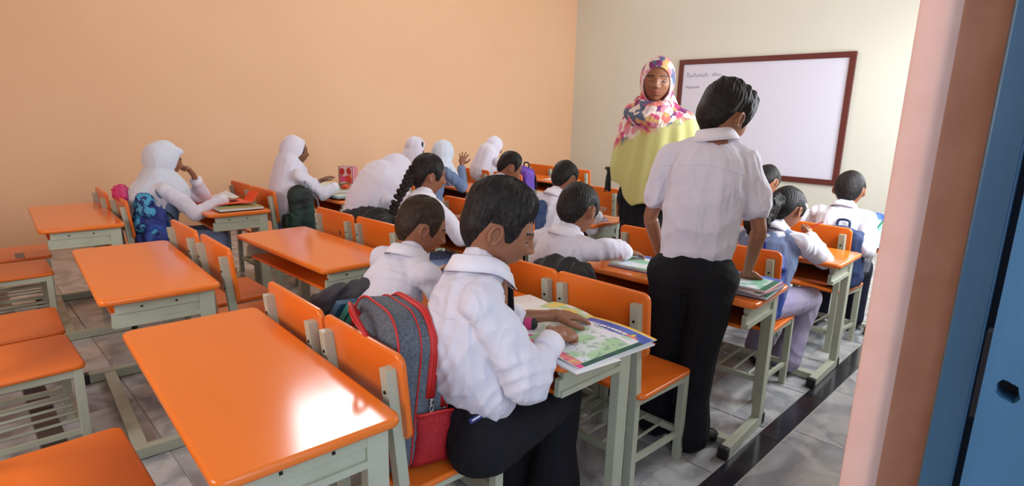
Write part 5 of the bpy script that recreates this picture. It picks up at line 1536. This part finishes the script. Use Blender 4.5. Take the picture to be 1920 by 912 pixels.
# side mesh pocket
bm = bmesh.new(); rr = []
for i in range(9):
    t = i / 8; z = .02 + .155 * t; r_ = []
    for j in range(13):
        a = -PI / 2 + PI * j / 12
        r_.append(bm.verts.new((w / 2 - .005 + (.018 + .018 * math.sin(PI * min(1, t * .8 + .2)) + .006 * t) * math.cos(a), .045 + .062 * math.sin(a) * (1 - .1 * math.sin(PI * t)), z + .006 * math.cos(2 * a))))
    rr.append(r_)
for a, b_ in zip(rr[:-1], rr[1:]):
    for j in range(12): bm.faces.new((a[j], a[j + 1], b_[j + 1], b_[j]))
wobble(bm, .002, 60)
pk = from_bm('mesh_pocket', bm, 'red_mesh', bp, True); md = pk.modifiers.new('t', 'SOLIDIFY'); md.thickness = .002
bm = bmesh.new(); tube_pts(bm, [v for v in [(w / 2 - .005 + .026 * math.cos(a), .045 + .062 * math.sin(a), .178 + .006 * math.cos(2 * a)) for a in [-PI / 2 + PI * j / 12 for j in range(13)]]], .005, 6); from_bm('pocket_binding', bm, 'red', pk, True)
# top handle, rear straps, knot and tail
for dx in (0, .012):
    bm = bmesh.new(); tube_pts(bm, spline([(-.09, -.095, .39), (-.075 + dx, -.135, .435 - dx), (0, -.15, .425 - dx), (.07, -.125, .36), (.10, -.105, .26)], 6), .010, 8, flat=((0, 0, 1), .45)); from_bm('haul_loop', bm, 'red', bp, True)
bm = bmesh.new(); tube_pts(bm, spline([(w / 2 - .03, .12, .25), (w / 2 + .03, .135, .20), (w / 2 + .035, .14, .10), (w / 2 + .03, .15, .03)], 6), .006, 6, flat=((0, 1, 0), .5)); from_bm('webbing', bm, 'red', bp, True)
b = Blob(); b.ell((w / 2 + .03, .15, .03), (.022, .02, .02)); b.path([(w / 2 + .03, .15, .03), (w / 2 - .02, .13, .012)], [.010, .014]); b.path([(w / 2 + .03, .15, .03), (w / 2 + .045, .14, .012)], [.012, .012])
V, F = b.build(.004, 1); V = folds(V, F, .003, 60, 2); V[:, 2] = np.maximum(V[:, 2], .004); to_mesh('knot', [(V, F, 0)], ['red'], bp, (0, 0, 0))
bm = bmesh.new(); f = [bm.verts.new(p) for p in [(w / 2 + .01, .13, .04), (w / 2 + .045, .18, .045), (w / 2 + .07, .17, .006), (w / 2 + .03, .12, .004)]]; bm.faces.new(f)
o = from_bm('strap_tail', bm, 'greymelange', bp); md = o.modifiers.new('t', 'SOLIDIFY'); md.thickness = .006
